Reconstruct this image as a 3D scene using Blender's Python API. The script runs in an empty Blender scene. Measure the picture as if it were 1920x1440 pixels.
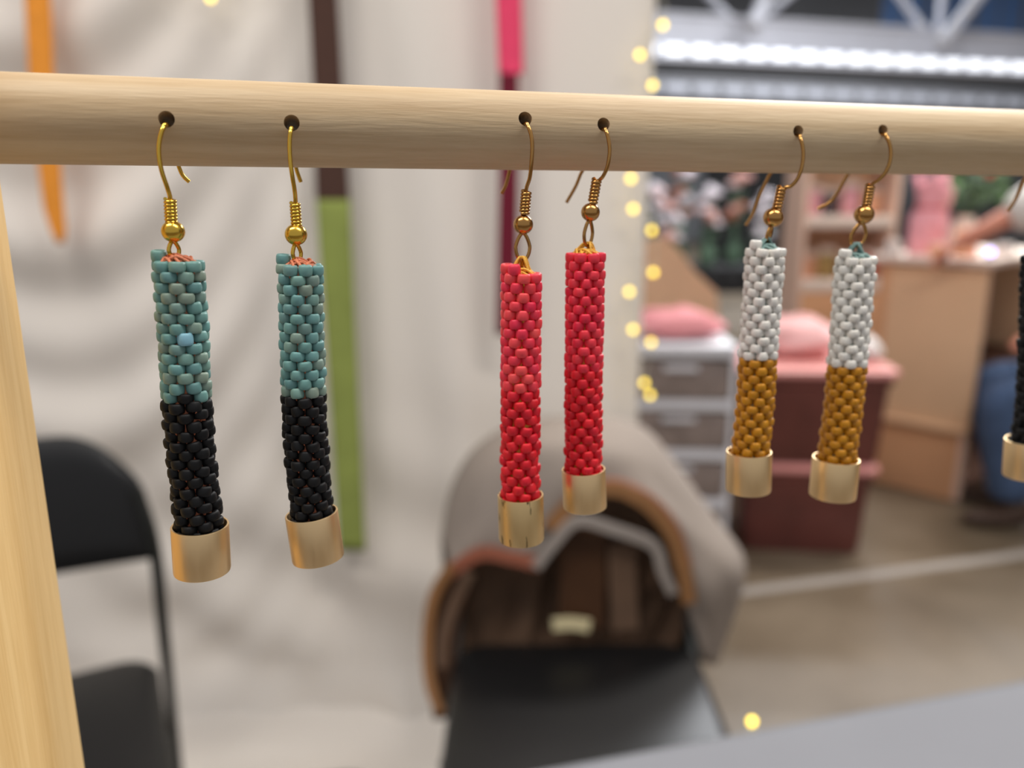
import bpy, bmesh, math, random
from mathutils import Vector, Matrix, Quaternion
random.seed(11)
SC = bpy.context.scene
COL = SC.collection
PI = math.pi

def lin(r, g, b):
    f = lambda c: c / 12.92 if c <= 0.04045 else ((c + 0.055) / 1.055) ** 2.4
    return (f(r / 255), f(g / 255), f(b / 255), 1.0)

# ------------------------------------------------------------------ camera
CAMZ, PITCH, FPX = 1.18, math.radians(13.0), 1450.0
cam_d = bpy.data.cameras.new('camera')
cam_d.sensor_width = 36.0
cam_d.lens = FPX * 36.0 / 1920.0
cam_d.clip_start = 0.01
cam_d.clip_end = 200
cam_d.dof.use_dof = True
cam_d.dof.focus_distance = 0.153
cam_d.dof.aperture_fstop = 8.2
cam = bpy.data.objects.new('camera', cam_d)
cam.location = (0, 0, CAMZ)
cam.rotation_euler = (PI / 2 - PITCH, 0, 0)
COL.objects.link(cam)
SC.camera = cam

# ------------------------------------------------------------------ world, lamps, exposure
w = bpy.data.worlds.new('world')
SC.world = w
w.use_nodes = True
w.node_tree.nodes['Background'].inputs[0].default_value = (0.93, 0.94, 1.0, 1)
w.node_tree.nodes['Background'].inputs[1].default_value = 0.46
SC.view_settings.view_transform = 'Standard'
SC.view_settings.look = 'None'
SC.view_settings.gamma = 1.0
SC.view_settings.use_curve_mapping = False
SC.view_settings.exposure = 0.0

def area(loc, size, sy, power, col, rot=(0, 0, 0)):
    d = bpy.data.lights.new('hall_and_fill_light', 'AREA')
    d.shape = 'RECTANGLE'; d.size = size; d.size_y = sy; d.energy = power; d.color = col
    o = bpy.data.objects.new('hall_and_fill_light', d)
    o.location = loc; o.rotation_euler = rot
    COL.objects.link(o)
WARM = (1.0, 0.95, 0.89)
COOL = (0.93, 0.96, 1.0)
area((-1.1, -0.25, 3.3), 1.6, 0.4, 42, WARM)
area((1.2, -0.15, 3.3), 1.6, 0.4, 40, WARM)
area((2.2, 3.2, 5.0), 2.4, 0.5, 150, WARM)
area((4.5, 4.5, 5.0), 2.4, 0.5, 120, WARM)
area((4.5, 9.0, 5.5), 3.0, 1.0, 420, COOL)
area((2.2, 5.3, 3.7), 1.6, 0.4, 70, COOL)  # added fill light, brightens the flower stall
area((8.0, 17.0, 8.4), 8.0, 1.5, 1200, COOL)  # added fill that lifts the far wall and roof beams

# ------------------------------------------------------------------ camera geometry: photograph pixel -> point in the place
CP, SP = math.cos(PITCH), math.sin(PITCH)
def ray(px, py):
    a, b = (px - 960) / FPX, -(py - 720) / FPX
    return Vector((a, CP + b * SP, -SP + b * CP))
EYE = Vector((0, 0, CAMZ))
def at_y(px, py, y):
    d = ray(px, py); return EYE + d * (y / d.y)
def at_z(px, py, z):
    d = ray(px, py); return EYE + d * ((z - CAMZ) / d.z)
def at_d(px, py, dep):
    return EYE + ray(px, py) * dep
def depth(p):
    q = p - EYE; return q.y * CP - q.z * SP
def proj(p):
    q = p - EYE; dz = q.y * CP - q.z * SP
    return (960 + FPX * q.x / dz, 720 - FPX * (q.z * CP + q.y * SP) / dz)

# ------------------------------------------------------------------ materials
MATS = {}
def nmat(name):
    m = bpy.data.materials.new(name); m.use_nodes = True
    MATS[name] = m
    return m, m.node_tree.nodes, m.node_tree.links, m.node_tree.nodes['Principled BSDF']

def simple(name, col, rough=0.6, metal=0.0, noise=0.0, nscale=20.0, bump=0.0, sheen=0.0, vary=0.0, spec=0.5, sss=0.0, trans=0.0):
    """principled with optional procedural colour noise, bump and per-object variation"""
    m, N, L, P = nmat(name)
    P.inputs['Base Color'].default_value = col
    P.inputs['Roughness'].default_value = rough
    P.inputs['Metallic'].default_value = metal
    P.inputs['Specular IOR Level'].default_value = spec
    if sheen: P.inputs['Sheen Weight'].default_value = sheen
    if sss:
        P.inputs['Subsurface Weight'].default_value = sss
        P.inputs['Subsurface Scale'].default_value = 0.001
        P.inputs['Subsurface Radius'].default_value = (1.0, 0.5, 0.4)
    if trans: P.inputs['Transmission Weight'].default_value = trans
    src = None
    if noise or bump:
        tc = N.new('ShaderNodeTexCoord')
        nz = N.new('ShaderNodeTexNoise'); nz.inputs['Scale'].default_value = nscale
        nz.inputs['Detail'].default_value = 5
        L.new(tc.outputs['Object'], nz.inputs['Vector'])
        if noise:
            mp = N.new('ShaderNodeMapRange')
            mp.inputs['From Min'].default_value = 0.3; mp.inputs['From Max'].default_value = 0.7
            mp.inputs['To Min'].default_value = 1 - noise; mp.inputs['To Max'].default_value = 1 + noise
            L.new(nz.outputs['Fac'], mp.inputs['Value'])
            mx = N.new('ShaderNodeVectorMath'); mx.operation = 'SCALE'
            mx.inputs[0].default_value = col[:3]
            L.new(mp.outputs['Result'], mx.inputs['Scale'])
            L.new(mx.outputs['Vector'], P.inputs['Base Color'])
            src = mx.outputs['Vector']
        if bump:
            bp = N.new('ShaderNodeBump'); bp.inputs['Strength'].default_value = bump
            bp.inputs['Distance'].default_value = 0.002
            L.new(nz.outputs['Fac'], bp.inputs['Height']); L.new(bp.outputs['Normal'], P.inputs['Normal'])
    if vary:
        oi = N.new('ShaderNodeObjectInfo')
        mp = N.new('ShaderNodeMapRange')
        mp.inputs['To Min'].default_value = 1 - vary; mp.inputs['To Max'].default_value = 1 + vary
        L.new(oi.outputs['Random'], mp.inputs['Value'])
        hs = N.new('ShaderNodeHueSaturation')
        if src is None: hs.inputs['Color'].default_value = col
        else: L.new(src, hs.inputs['Color'])
        L.new(mp.outputs['Result'], hs.inputs['Value'])
        L.new(hs.outputs['Color'], P.inputs['Base Color'])
    return m

def bead_mat(name, cols, rough):
    """bead colour picked per object from a small ramp of glass colours"""
    m, N, L, P = nmat(name)
    oi = N.new('ShaderNodeObjectInfo')
    rp = N.new('ShaderNodeValToRGB')
    e = rp.color_ramp.elements
    while len(e) < len(cols): e.new(0.5)
    for i, c in enumerate(cols):
        e[i].position = i / (len(cols) - 1); e[i].color = c
    L.new(oi.outputs['Random'], rp.inputs['Fac'])
    L.new(rp.outputs['Color'], P.inputs['Base Color'])
    P.inputs['Roughness'].default_value = rough
    P.inputs['Specular IOR Level'].default_value = 0.3 if name == 'black_bead' else 0.45
    return m

def wood(name, c1, c2, axis, rough=0.5, gscale=1.0):
    """fine straight grain running along one local axis"""
    m, N, L, P = nmat(name)
    tc = N.new('ShaderNodeTexCoord'); mp = N.new('ShaderNodeMapping')
    s = [260 * gscale] * 3; s[axis] = 9 * gscale
    mp.inputs['Scale'].default_value = s
    L.new(tc.outputs['Object'], mp.inputs['Vector'])
    n1 = N.new('ShaderNodeTexNoise'); n1.inputs['Scale'].default_value = 1.0; n1.inputs['Detail'].default_value = 6
    n1.inputs['Distortion'].default_value = 0.6
    L.new(mp.outputs['Vector'], n1.inputs['Vector'])
    mp2 = N.new('ShaderNodeMapping'); s2 = [1500 * gscale] * 3; s2[axis] = 110 * gscale
    mp2.inputs['Scale'].default_value = s2
    L.new(tc.outputs['Object'], mp2.inputs['Vector'])
    n2 = N.new('ShaderNodeTexNoise'); n2.inputs['Scale'].default_value = 1.0; n2.inputs['Detail'].default_value = 3
    L.new(mp2.outputs['Vector'], n2.inputs['Vector'])
    mix = N.new('ShaderNodeMath'); mix.operation = 'MULTIPLY_ADD'
    L.new(n2.outputs['Fac'], mix.inputs[0]); mix.inputs[1].default_value = 0.35
    L.new(n1.outputs['Fac'], mix.inputs[2])
    rp = N.new('ShaderNodeValToRGB')
    rp.color_ramp.elements[0].position = 0.42; rp.color_ramp.elements[0].color = c2
    rp.color_ramp.elements[1].position = 0.82; rp.color_ramp.elements[1].color = c1
    L.new(mix.outputs['Value'], rp.inputs['Fac'])
    L.new(rp.outputs['Color'], P.inputs['Base Color'])
    P.inputs['Roughness'].default_value = rough
    P.inputs['Specular IOR Level'].default_value = 0.35
    bp = N.new('ShaderNodeBump'); bp.inputs['Strength'].default_value = 0.25; bp.inputs['Distance'].default_value = 0.0004
    L.new(n2.outputs['Fac'], bp.inputs['Height']); L.new(bp.outputs['Normal'], P.inputs['Normal'])
    return m

def brass(name, col, rough, streak=0.25, stain=False):
    """satin metal with fine vertical brushing, optional dark scratches"""
    m, N, L, P = nmat(name)
    P.inputs['Metallic'].default_value = 1.0
    P.inputs['Base Color'].default_value = col
    tc = N.new('ShaderNodeTexCoord'); mp = N.new('ShaderNodeMapping')
    mp.inputs['Scale'].default_value = (900, 900, 60)
    L.new(tc.outputs['Object'], mp.inputs['Vector'])
    n = N.new('ShaderNodeTexNoise'); n.inputs['Scale'].default_value = 1.0; n.inputs['Detail'].default_value = 4
    L.new(mp.outputs['Vector'], n.inputs['Vector'])
    mr = N.new('ShaderNodeMapRange')
    mr.inputs['To Min'].default_value = rough - 0.08; mr.inputs['To Max'].default_value = rough + 0.12
    L.new(n.outputs['Fac'], mr.inputs['Value']); L.new(mr.outputs['Result'], P.inputs['Roughness'])
    bp = N.new('ShaderNodeBump'); bp.inputs['Strength'].default_value = streak; bp.inputs['Distance'].default_value = 0.0001
    L.new(n.outputs['Fac'], bp.inputs['Height']); L.new(bp.outputs['Normal'], P.inputs['Normal'])
    if stain:
        mp2 = N.new('ShaderNodeMapping'); mp2.inputs['Scale'].default_value = (620, 620, 150)
        mp2.inputs['Rotation'].default_value = (0, 0.35, 0)
        L.new(tc.outputs['Object'], mp2.inputs['Vector'])
        n2 = N.new('ShaderNodeTexNoise'); n2.inputs['Scale'].default_value = 1.0; n2.inputs['Detail'].default_value = 5
        L.new(mp2.outputs['Vector'], n2.inputs['Vector'])
        rp = N.new('ShaderNodeValToRGB')
        rp.color_ramp.elements[0].position = 0.335; rp.color_ramp.elements[0].color = lin(70, 55, 35)
        rp.color_ramp.elements[1].position = 0.385; rp.color_ramp.elements[1].color = col
        L.new(n2.outputs['Fac'], rp.inputs['Fac']); L.new(rp.outputs['Color'], P.inputs['Base Color'])
    return m

def glow(name, col, strength):
    m, N, L, P = nmat(name)
    P.inputs['Base Color'].default_value = col
    P.inputs['Emission Color'].default_value = col
    P.inputs['Emission Strength'].default_value = strength
    return m

wood('rod_wood', lin(207, 183, 147), lin(186, 158, 120), 0, 0.5)
wood('post_wood', lin(226, 192, 134), lin(205, 166, 104), 2, 0.5, 0.6)
bead_mat('turquoise', [lin(106, 150, 144), lin(112, 156, 150), lin(118, 158, 148), lin(134, 150, 134), lin(102, 146, 144), lin(112, 160, 156)], 0.42)
bead_mat('pale_blue', [lin(136, 188, 206), lin(140, 190, 206)], 0.42)
bead_mat('black_bead', [lin(8, 8, 9), lin(15, 15, 16)], 0.55)
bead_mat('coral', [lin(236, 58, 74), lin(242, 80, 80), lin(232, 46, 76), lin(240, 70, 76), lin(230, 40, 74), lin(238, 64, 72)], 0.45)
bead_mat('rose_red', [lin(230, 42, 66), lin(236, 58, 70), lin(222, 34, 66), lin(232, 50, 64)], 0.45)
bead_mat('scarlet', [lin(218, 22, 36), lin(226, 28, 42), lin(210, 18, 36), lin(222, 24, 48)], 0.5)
bead_mat('ivory', [lin(230, 226, 217), lin(224, 220, 211), lin(233, 230, 222)], 0.35)
bead_mat('mustard', [lin(190, 128, 14), lin(183, 121, 12), lin(197, 134, 18)], 0.35)
simple('thread_copper', lin(206, 122, 86), 0.6, noise=0.25, nscale=3000)
simple('thread_yellow', lin(228, 172, 62), 0.6, noise=0.25, nscale=3000)
simple('thread_teal', lin(122, 152, 146), 0.6, noise=0.25, nscale=3000)
simple('thread_dark', lin(60, 55, 50), 0.6, noise=0.25, nscale=3000)
brass('satin_gold', lin(236, 204, 154), 0.40)
brass('satin_gold_worn', lin(226, 196, 142), 0.40, 0.3, True)
brass('yellow_gold', lin(222, 182, 76), 0.2, 0.05)
brass('antique_gold', lin(184, 138, 80), 0.2, 0.05)
simple('curtain_cloth', lin(236, 228, 218), 0.9, noise=0.02, nscale=400, bump=0.15, sheen=0.2)
simple('orange_felt', lin(244, 156, 52), 0.85, noise=0.08, nscale=60)
simple('brown_felt', lin(78, 52, 42), 0.9, noise=0.08, nscale=60)
simple('green_felt', lin(146, 158, 80), 0.9, noise=0.10, nscale=14)
simple('pink_felt', lin(240, 70, 110), 0.85, noise=0.05, nscale=60)
simple('maroon_felt', lin(110, 14, 40), 0.9, noise=0.08, nscale=60)
simple('black_vinyl', lin(17, 17, 18), 0.42, noise=0.06, nscale=90, bump=0.12)
simple('black_metal', lin(34, 36, 34), 0.35, noise=0.05, nscale=60)
simple('rubber', lin(20, 20, 20), 0.8, noise=0.1, nscale=80)
simple('beige_canvas', lin(148, 136, 126), 0.9, noise=0.05, nscale=120, bump=0.1)
simple('brown_lining', lin(100, 76, 58), 0.85, noise=0.12, nscale=18)
simple('tan_leather', lin(150, 106, 66), 0.55, noise=0.1, nscale=40)
simple('rust_leather', lin(156, 92, 70), 0.6, noise=0.1, nscale=40)
simple('dark_leather', lin(72, 44, 22), 0.6, noise=0.1, nscale=40)
simple('collar_cloth', lin(158, 148, 140), 0.9, noise=0.05, nscale=60)
simple('cream_label', lin(222, 208, 164), 0.8, noise=0.03, nscale=100)
simple('table_cloth', lin(122, 123, 128), 0.8, noise=0.03, nscale=8, bump=0.05)
simple('table_metal', lin(120, 120, 122), 0.4, noise=0.05, nscale=50)
simple('tape_white', lin(158, 150, 142), 0.6, noise=0.06, nscale=30)
simple('frame_white', lin(226, 226, 232), 0.45, noise=0.03, nscale=30)
simple('drawer_smoke', lin(140, 126, 120), 0.35, noise=0.25, nscale=14)
simple('tote_body', lin(98, 52, 46), 0.35, noise=0.22, nscale=7)
simple('tote_lid', lin(232, 158, 152), 0.4, noise=0.05, nscale=15)
simple('pink_cloth', lin(240, 186, 184), 0.85, noise=0.12, nscale=9)
simple('rose_cloth', lin(228, 150, 154), 0.85, noise=0.12, nscale=9)
simple('white_cloth', lin(228, 222, 218), 0.85, noise=0.04, nscale=12)
simple('board_tan', lin(228, 188, 150), 0.7, noise=0.04, nscale=5)
simple('board_tan_warm', lin(214, 160, 118), 0.7, noise=0.04, nscale=5)
simple('board_pink', lin(226, 192, 172), 0.7, noise=0.04, nscale=5)
simple('board_dark', lin(84, 46, 22), 0.7, noise=0.08, nscale=6)
simple('shelf_cream', lin(232, 214, 200), 0.6, noise=0.04, nscale=8)
simple('pack_pink', lin(240, 170, 180), 0.6, noise=0.1, nscale=20, vary=0.2)
simple('pack_peach', lin(236, 176, 138), 0.6, noise=0.1, nscale=20, vary=0.2)
simple('pack_red', lin(214, 92, 84), 0.6, noise=0.1, nscale=20, vary=0.15)
simple('pack_dark', lin(66, 54, 60), 0.6, noise=0.1, nscale=20)
simple('pack_olive', lin(178, 150, 92), 0.7, noise=0.1, nscale=20)
simple('leaf_green', lin(60, 96, 38), 0.6, noise=0.2, nscale=30, vary=0.3)
simple('leaf_grey', lin(86, 112, 92), 0.7, noise=0.2, nscale=30, vary=0.3)
simple('bloom_white', lin(226, 220, 226), 0.7, noise=0.08, nscale=30, vary=0.1)
simple('bloom_pink', lin(220, 176, 168), 0.7, noise=0.1, nscale=30, vary=0.15)
simple('bloom_rust', lin(170, 110, 84), 0.7, noise=0.1, nscale=30, vary=0.15)
simple('black_cloth', lin(16, 17, 20), 0.9, noise=0.1, nscale=10)
simple('skin', lin(206, 136, 112), 0.5, noise=0.06, nscale=25)
simple('shirt_white', lin(226, 222, 216), 0.9, noise=0.03, nscale=30)
simple('jeans_blue', lin(66, 86, 118), 0.9, noise=0.18, nscale=26, bump=0.1)
simple('hair_brown', lin(70, 46, 32), 0.6, noise=0.25, nscale=120)
simple('eye_dark', lin(30, 24, 22), 0.3, noise=0.05, nscale=20)
simple('shoe_brown', lin(70, 50, 38), 0.6, noise=0.1, nscale=30)
simple('steel_white', lin(205, 205, 212), 0.5, noise=0.04, nscale=3)
simple('steel_grey', lin(150, 150, 154), 0.5, noise=0.05, nscale=3)
simple('wall_grey', lin(120, 121, 124), 0.8, noise=0.08, nscale=1.2)
simple('ceiling_dark', lin(84, 88, 98), 0.9, noise=0.15, nscale=0.8)
simple('glass_blue', lin(120, 156, 212), 0.25, noise=0.2, nscale=0.4)
simple('cable_clear', lin(206, 200, 176), 0.4, noise=0.05, nscale=50)
glow('bulb_warm', (1.0, 0.72, 0.08, 1), 3.9)
glow('bulb_violet', (0.42, 0.34, 1.0, 1), 5.0)
glow('led_cool', (0.90, 0.93, 1.0, 1), 1.5)
glow('led_dim', (0.86, 0.89, 1.0, 1), 0.24)
MATS['led_dim'].node_tree.nodes['Principled BSDF'].inputs['Base Color'].default_value = (0.35, 0.36, 0.4, 1)

def floor_mat():
    m, N, L, P = nmat('concrete')
    tc = N.new('ShaderNodeTexCoord')
    n = N.new('ShaderNodeTexNoise'); n.inputs['Scale'].default_value = 2.6; n.inputs['Detail'].default_value = 7
    L.new(tc.outputs['Object'], n.inputs['Vector'])
    rp = N.new('ShaderNodeValToRGB')
    rp.color_ramp.elements[0].position = 0.32; rp.color_ramp.elements[0].color = lin(96, 82, 64)
    rp.color_ramp.elements[1].position = 0.66; rp.color_ramp.elements[1].color = lin(124, 110, 92)
    L.new(n.outputs['Fac'], rp.inputs['Fac']); L.new(rp.outputs['Color'], P.inputs['Base Color'])
    P.inputs['Roughness'].default_value = 0.42
    bp = N.new('ShaderNodeBump'); bp.inputs['Strength'].default_value = 0.05
    L.new(n.outputs['Fac'], bp.inputs['Height']); L.new(bp.outputs['Normal'], P.inputs['Normal'])
floor_mat()

# ------------------------------------------------------------------ object helpers
WM = {}
def tag(o, label=None, cat=None, group=None, kind=None):
    if label: o['label'] = label
    if cat: o['category'] = cat
    if group: o['group'] = group
    if kind: o['kind'] = kind
    return o
def thing(name, loc, label, cat, rotz=0.0, group=None):
    o = bpy.data.objects.new(name, None)
    o.empty_display_size = 0.02
    o.location = loc; o.rotation_euler = (0, 0, rotz)
    COL.objects.link(o)
    WM[o.name] = Matrix.Translation(Vector(loc)) @ Matrix.Rotation(rotz, 4, 'Z')
    return tag(o, label, cat, group)
def link(name, me, parent=None, mw=None):
    """mesh whose vertices are already in the parent's frame"""
    o = bpy.data.objects.new(name, me)
    COL.objects.link(o)
    if parent is not None:
        o.parent = parent
        WM[o.name] = WM[parent.name]
    else:
        WM[o.name] = Matrix.Identity(4)
    return o
def mesh_obj(name, verts, faces, mat, parent=None, smooth=True, local=False, sharp=None):
    """vertices given in place coordinates (or in the parent's frame with local=True)"""
    if parent is not None and not local:
        inv = WM[parent.name].inverted()
        verts = [inv @ Vector(v) for v in verts]
    me = bpy.data.meshes.new(name)
    me.from_pydata([tuple(v) for v in verts], [], faces)
    bm = bmesh.new(); bm.from_mesh(me)
    bmesh.ops.recalc_face_normals(bm, faces=bm.faces); bm.to_mesh(me); bm.free()
    if smooth:
        for p in me.polygons: p.use_smooth = True
        if sharp: me.set_sharp_from_angle(angle=math.radians(sharp))
    me.materials.append(MATS[mat])
    return link(name, me, parent)
def bm_obj(name, bm, mat, parent=None, smooth=False, local=True, sharp=None):
    bmesh.ops.recalc_face_normals(bm, faces=bm.faces)
    if parent is not None and not local:
        bmesh.ops.transform(bm, matrix=WM[parent.name].inverted(), verts=bm.verts)
    me = bpy.data.meshes.new(name); bm.to_mesh(me); bm.free()
    if smooth:
        for p in me.polygons: p.use_smooth = True
        if sharp: me.set_sharp_from_angle(angle=math.radians(sharp))
    me.materials.append(MATS[mat])
    return link(name, me, parent)
def box_bm(c, s, bevel=0.0, seg=2, rot=None, bm=None):
    b = bmesh.new()
    bmesh.ops.create_cube(b, size=1.0)
    bmesh.ops.scale(b, vec=s, verts=b.verts)
    if bevel:
        bmesh.ops.bevel(b, geom=b.edges[:], offset=bevel, segments=seg, profile=0.6, affect='EDGES')
    M = Matrix.Translation(Vector(c)) @ (rot.to_4x4() if rot else Matrix.Identity(4))
    bmesh.ops.transform(b, matrix=M, verts=b.verts)
    if bm is None: return b
    me = bpy.data.meshes.new('t'); b.to_mesh(me); b.free(); bm.from_mesh(me); bpy.data.meshes.remove(me)
    return bm
def box(name, c, s, mat, parent=None, bevel=0.0, seg=2, rot=None, local=True):
    return bm_obj(name, box_bm(c, s, bevel, seg, rot), mat, parent, bevel > 0, local, 40)

def catmull(pts, n=8):
    P = [Vector(p) for p in pts]
    if len(P) < 3: return P
    out = []
    for i in range(len(P) - 1):
        p0 = P[i - 1] if i else P[0] * 2 - P[1]
        p1, p2 = P[i], P[i + 1]
        p3 = P[i + 2] if i + 2 < len(P) else P[-1] * 2 - P[-2]
        for k in range(n):
            t = k / n
            out.append(0.5 * ((2 * p1) + (p2 - p0) * t + (2 * p0 - 5 * p1 + 4 * p2 - p3) * t * t + (3 * p1 - p0 - 3 * p2 + p3) * t ** 3))
    out.append(P[-1]); return out
def resample(pts, n):
    P = [Vector(p) for p in pts]
    L = [0]
    for a, b in zip(P, P[1:]): L.append(L[-1] + (b - a).length)
    out = []; j = 0
    for i in range(n):
        s = L[-1] * i / (n - 1)
        while j < len(P) - 2 and L[j + 1] < s: j += 1
        d = L[j + 1] - L[j]
        out.append(P[j].lerp(P[j + 1], (s - L[j]) / d if d else 0))
    return out
def tube_data(pts, rad, seg=10, closed=False):
    P = [Vector(p) for p in pts]; n = len(P)
    R = rad if isinstance(rad, (list, tuple)) else [rad] * n
    V = []; F = []
    tan = []
    for i in range(n):
        a = P[(i - 1) % n] if (closed or i) else P[0]
        b = P[(i + 1) % n] if (closed or i < n - 1) else P[-1]
        t = (b - a); tan.append(t.normalized() if t.length else Vector((0, 0, 1)))
    up = tan[0].orthogonal().normalized()
    for i in range(n):
        t = tan[i]
        up = (up - t * up.dot(t))
        up = up.normalized() if up.length > 1e-9 else t.orthogonal().normalized()
        bi = t.cross(up)
        for k in range(seg):
            a = 2 * PI * k / seg
            V.append(P[i] + (up * math.cos(a) + bi * math.sin(a)) * R[i])
    m = n if closed else n - 1
    for i in range(m):
        for k in range(seg):
            a = i * seg + k; b = i * seg + (k + 1) % seg
            c = ((i + 1) % n) * seg + (k + 1) % seg; d = ((i + 1) % n) * seg + k
            F.append((a, b, c, d))
    if not closed:
        F.append(tuple(range(seg - 1, -1, -1)))
        F.append(tuple((n - 1) * seg + k for k in range(seg)))
    return V, F
def tube(name, pts, rad, mat, parent=None, seg=10, closed=False, local=False):
    V, F = tube_data(pts, rad, seg, closed)
    return mesh_obj(name, V, F, mat, parent, True, local, 60)
def merge(*vf):
    V = []; F = []
    for v, f in vf:
        o = len(V); V += list(v); F += [tuple(i + o for i in q) for q in f]
    return V, F
def lathe_data(prof, seg, M=Matrix.Identity(4), close_loop=False):
    V = []; F = []; n = len(prof)
    for k in range(seg):
        a = 2 * PI * k / seg
        for r, z in prof:
            V.append(M @ Vector((r * math.cos(a), r * math.sin(a), z)))
    for k in range(seg):
        k2 = (k + 1) % seg
        for i in range(n if close_loop else n - 1):
            j = (i + 1) % n
            F.append((k * n + i, k2 * n + i, k2 * n + j, k * n + j))
    return V, F
def grid_faces(nu, nv):
    return [(i * nv + j, (i + 1) * nv + j, (i + 1) * nv + j + 1, i * nv + j + 1) for i in range(nu - 1) for j in range(nv - 1)]
def rotz(a): return Matrix.Rotation(a, 3, 'Z')

# ================================================================== THE SETTING
fl = mesh_obj('floor', [(-14, -6, 0), (22, -6, 0), (22, 30, 0), (-14, 30, 0)], [(0, 1, 2, 3)], 'concrete', None, False)
tag(fl, 'worn brown grey concrete hall floor', None, None, 'structure')
wl = box('wall_back', (4, 27.2, 4.5), (36, 0.3, 9), 'wall_grey'); tag(wl, 'plain grey far wall of the hall', None, None, 'structure')
wr_ = box('wall_right', (22.1, 12, 4.5), (0.2, 30, 9), 'wall_grey'); tag(wr_, 'plain grey side wall of the hall', None, None, 'structure')
ce = box('ceiling', (4, 20, 9.1), (36, 16, 0.2), 'ceiling_dark'); tag(ce, 'dark hall ceiling above the trusses', None, None, 'structure')
# upper window strip with dusk-blue panes
for i in range(8):
    x0 = 12.6 + i * 1.55
    wn = thing('window_%d' % (i + 1), (x0, 27.0, 6.2), None, None)
    tag(wn, 'dusk blue upper hall window above the grey wall', None, 'upper hall windows', 'structure')
    box('window_frame', (0, 0, 1.1), (1.5, 0.06, 2.6), 'steel_grey', wn)
    for j in (-1, 1):
        box('window_pane', (j * 0.36, -0.04, 1.1), (0.66, 0.03, 2.4), 'glass_blue', wn)

# white floor tape
a = at_z(1375, 1112, 0); b = at_z(1960, 1034, 0)
d = (b - a).normalized(); nrm = Vector((-d.y, d.x, 0)) * 0.024
a = a - d * 0.5; b = b + d * 3
tp = mesh_obj('floor_tape', [a - nrm, b - nrm, b + nrm, a + nrm, a - nrm + Vector((0, 0, .0012)), b - nrm + Vector((0, 0, .0012)), b + nrm + Vector((0, 0, .0012)), a + nrm + Vector((0, 0, .0012))],
              [(0, 1, 2, 3), (4, 5, 6, 7), (0, 1, 5, 4), (1, 2, 6, 5), (2, 3, 7, 6), (3, 0, 4, 7)], 'tape_white', None, False)
tag(tp, 'straight white line of tape along the concrete floor', 'floor tape')

# ---- roof beams with lamp rows
def beam(name, pxl, pxr, dl, dr, ytop, ybot, thick, mat, label):
    """box beam through two photograph points; returns its ends (bottom) and the height"""
    A = at_d(pxl[0], ybot[0], dl); B = at_d(pxr[0], ybot[1], dr)
    T = at_d(pxl[0], ytop[0], dl)
    h = T.z - A.z
    B.z = A.z
    d = (B - A).normalized(); n = Vector((-d.y, d.x, 0))
    A2 = A - d * 9; B2 = B + d * 9
    ang = math.atan2(d.y, d.x)
    t = thing(name, (A + B) / 2, label, 'beam', ang)
    L = (B2 - A2).length
    box('web', (0, thick / 2, h / 2), (L, thick, h), mat, t)
    box('flange', (0, thick / 2 - 0.03, 0.03), (L, thick + 0.14, 0.06), mat, t)
    box('flange', (0, thick / 2, h), (L, thick + 0.10, 0.06), mat, t)
    return t, A, B, d, h
t1, A1, B1, d1, h1 = beam('roof_beam', (1180, 0), (2000, 0), 12.0, 13.95, (27, 0), (112, 154), 0.5, 'steel_white', 'broad white steel roof beam carrying the brighter row of lamps')
t2, A2, B2, d2, h2 = beam('roof_beam', (1180, 0), (2000, 0), 19.0, 22.3, (142, 0), (180, 205), 0.4, 'steel_grey', 'grey steel roof beam carrying the dimmer row of lamps')
n1 = Vector((d1.y, -d1.x, 0))
def lamp_row(A, B, d, n, num, hh, mat, lab, grp, zoff, gap):
    L = (B - A).length
    st = L / num
    for i in range(num):
        p = A + d * (st * (i + 0.5)) + n * 0.10 + Vector((0, 0, zoff))
        t = thing('beam_lamp', p, lab, 'lamp', math.atan2(d.y, d.x), grp)
        box('housing', (0, 0.035, 0), (st * gap, 0.05, hh * 1.15), 'steel_grey', t)
        box('diffuser', (0, -0.015, 0), (st * gap * 0.94, 0.05, hh), mat, t, 0.012)
lamp_row(A1, B1, d1, n1, 18, 0.15, 'led_cool', 'bright white lamp in the row along the broad white roof beam', 'lamps along the white roof beam', 0.15, 0.80)
lamp_row(A2, B2, d2, n1, 17, 0.21, 'led_dim', 'dim white lamp in the row along the grey roof beam', 'lamps along the grey roof beam', 0.20, 0.80)
# diagonal truss struts that rise from the white beam
def strut(pa, pb, da, db, r):
    a = at_d(pa[0], pa[1], da); b = at_d(pb[0], pb[1], db)
    e = a + (b - a) * ((8.99 - a.z) / (b.z - a.z))
    o = mesh_obj('diagonal_strut', *tube_data([a, b, e], r, 14), 'steel_white', t1, True, sharp=60)
    q = (b - a).normalized()
    mesh_obj('end_collar', *tube_data([a - q * 0.02, a + q * 0.10], r * 1.25, 14), 'steel_white', o, True, sharp=60)
strut((1411, 47), (1432, 0), 11.7, 11.7, 0.10)
strut((1768, 78), (1830, 0), 12.6, 12.5, 0.10)
strut((1372, 40), (1336, 0), 12.4, 12.6, 0.06)
strut((1735, 60), (1690, 0), 13.4, 13.6, 0.06)
strut((1760, 58), (1766, 0), 13.8, 13.9, 0.06)
strut((1425, 36), (1470, 0), 12.6, 12.8, 0.055)

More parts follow.
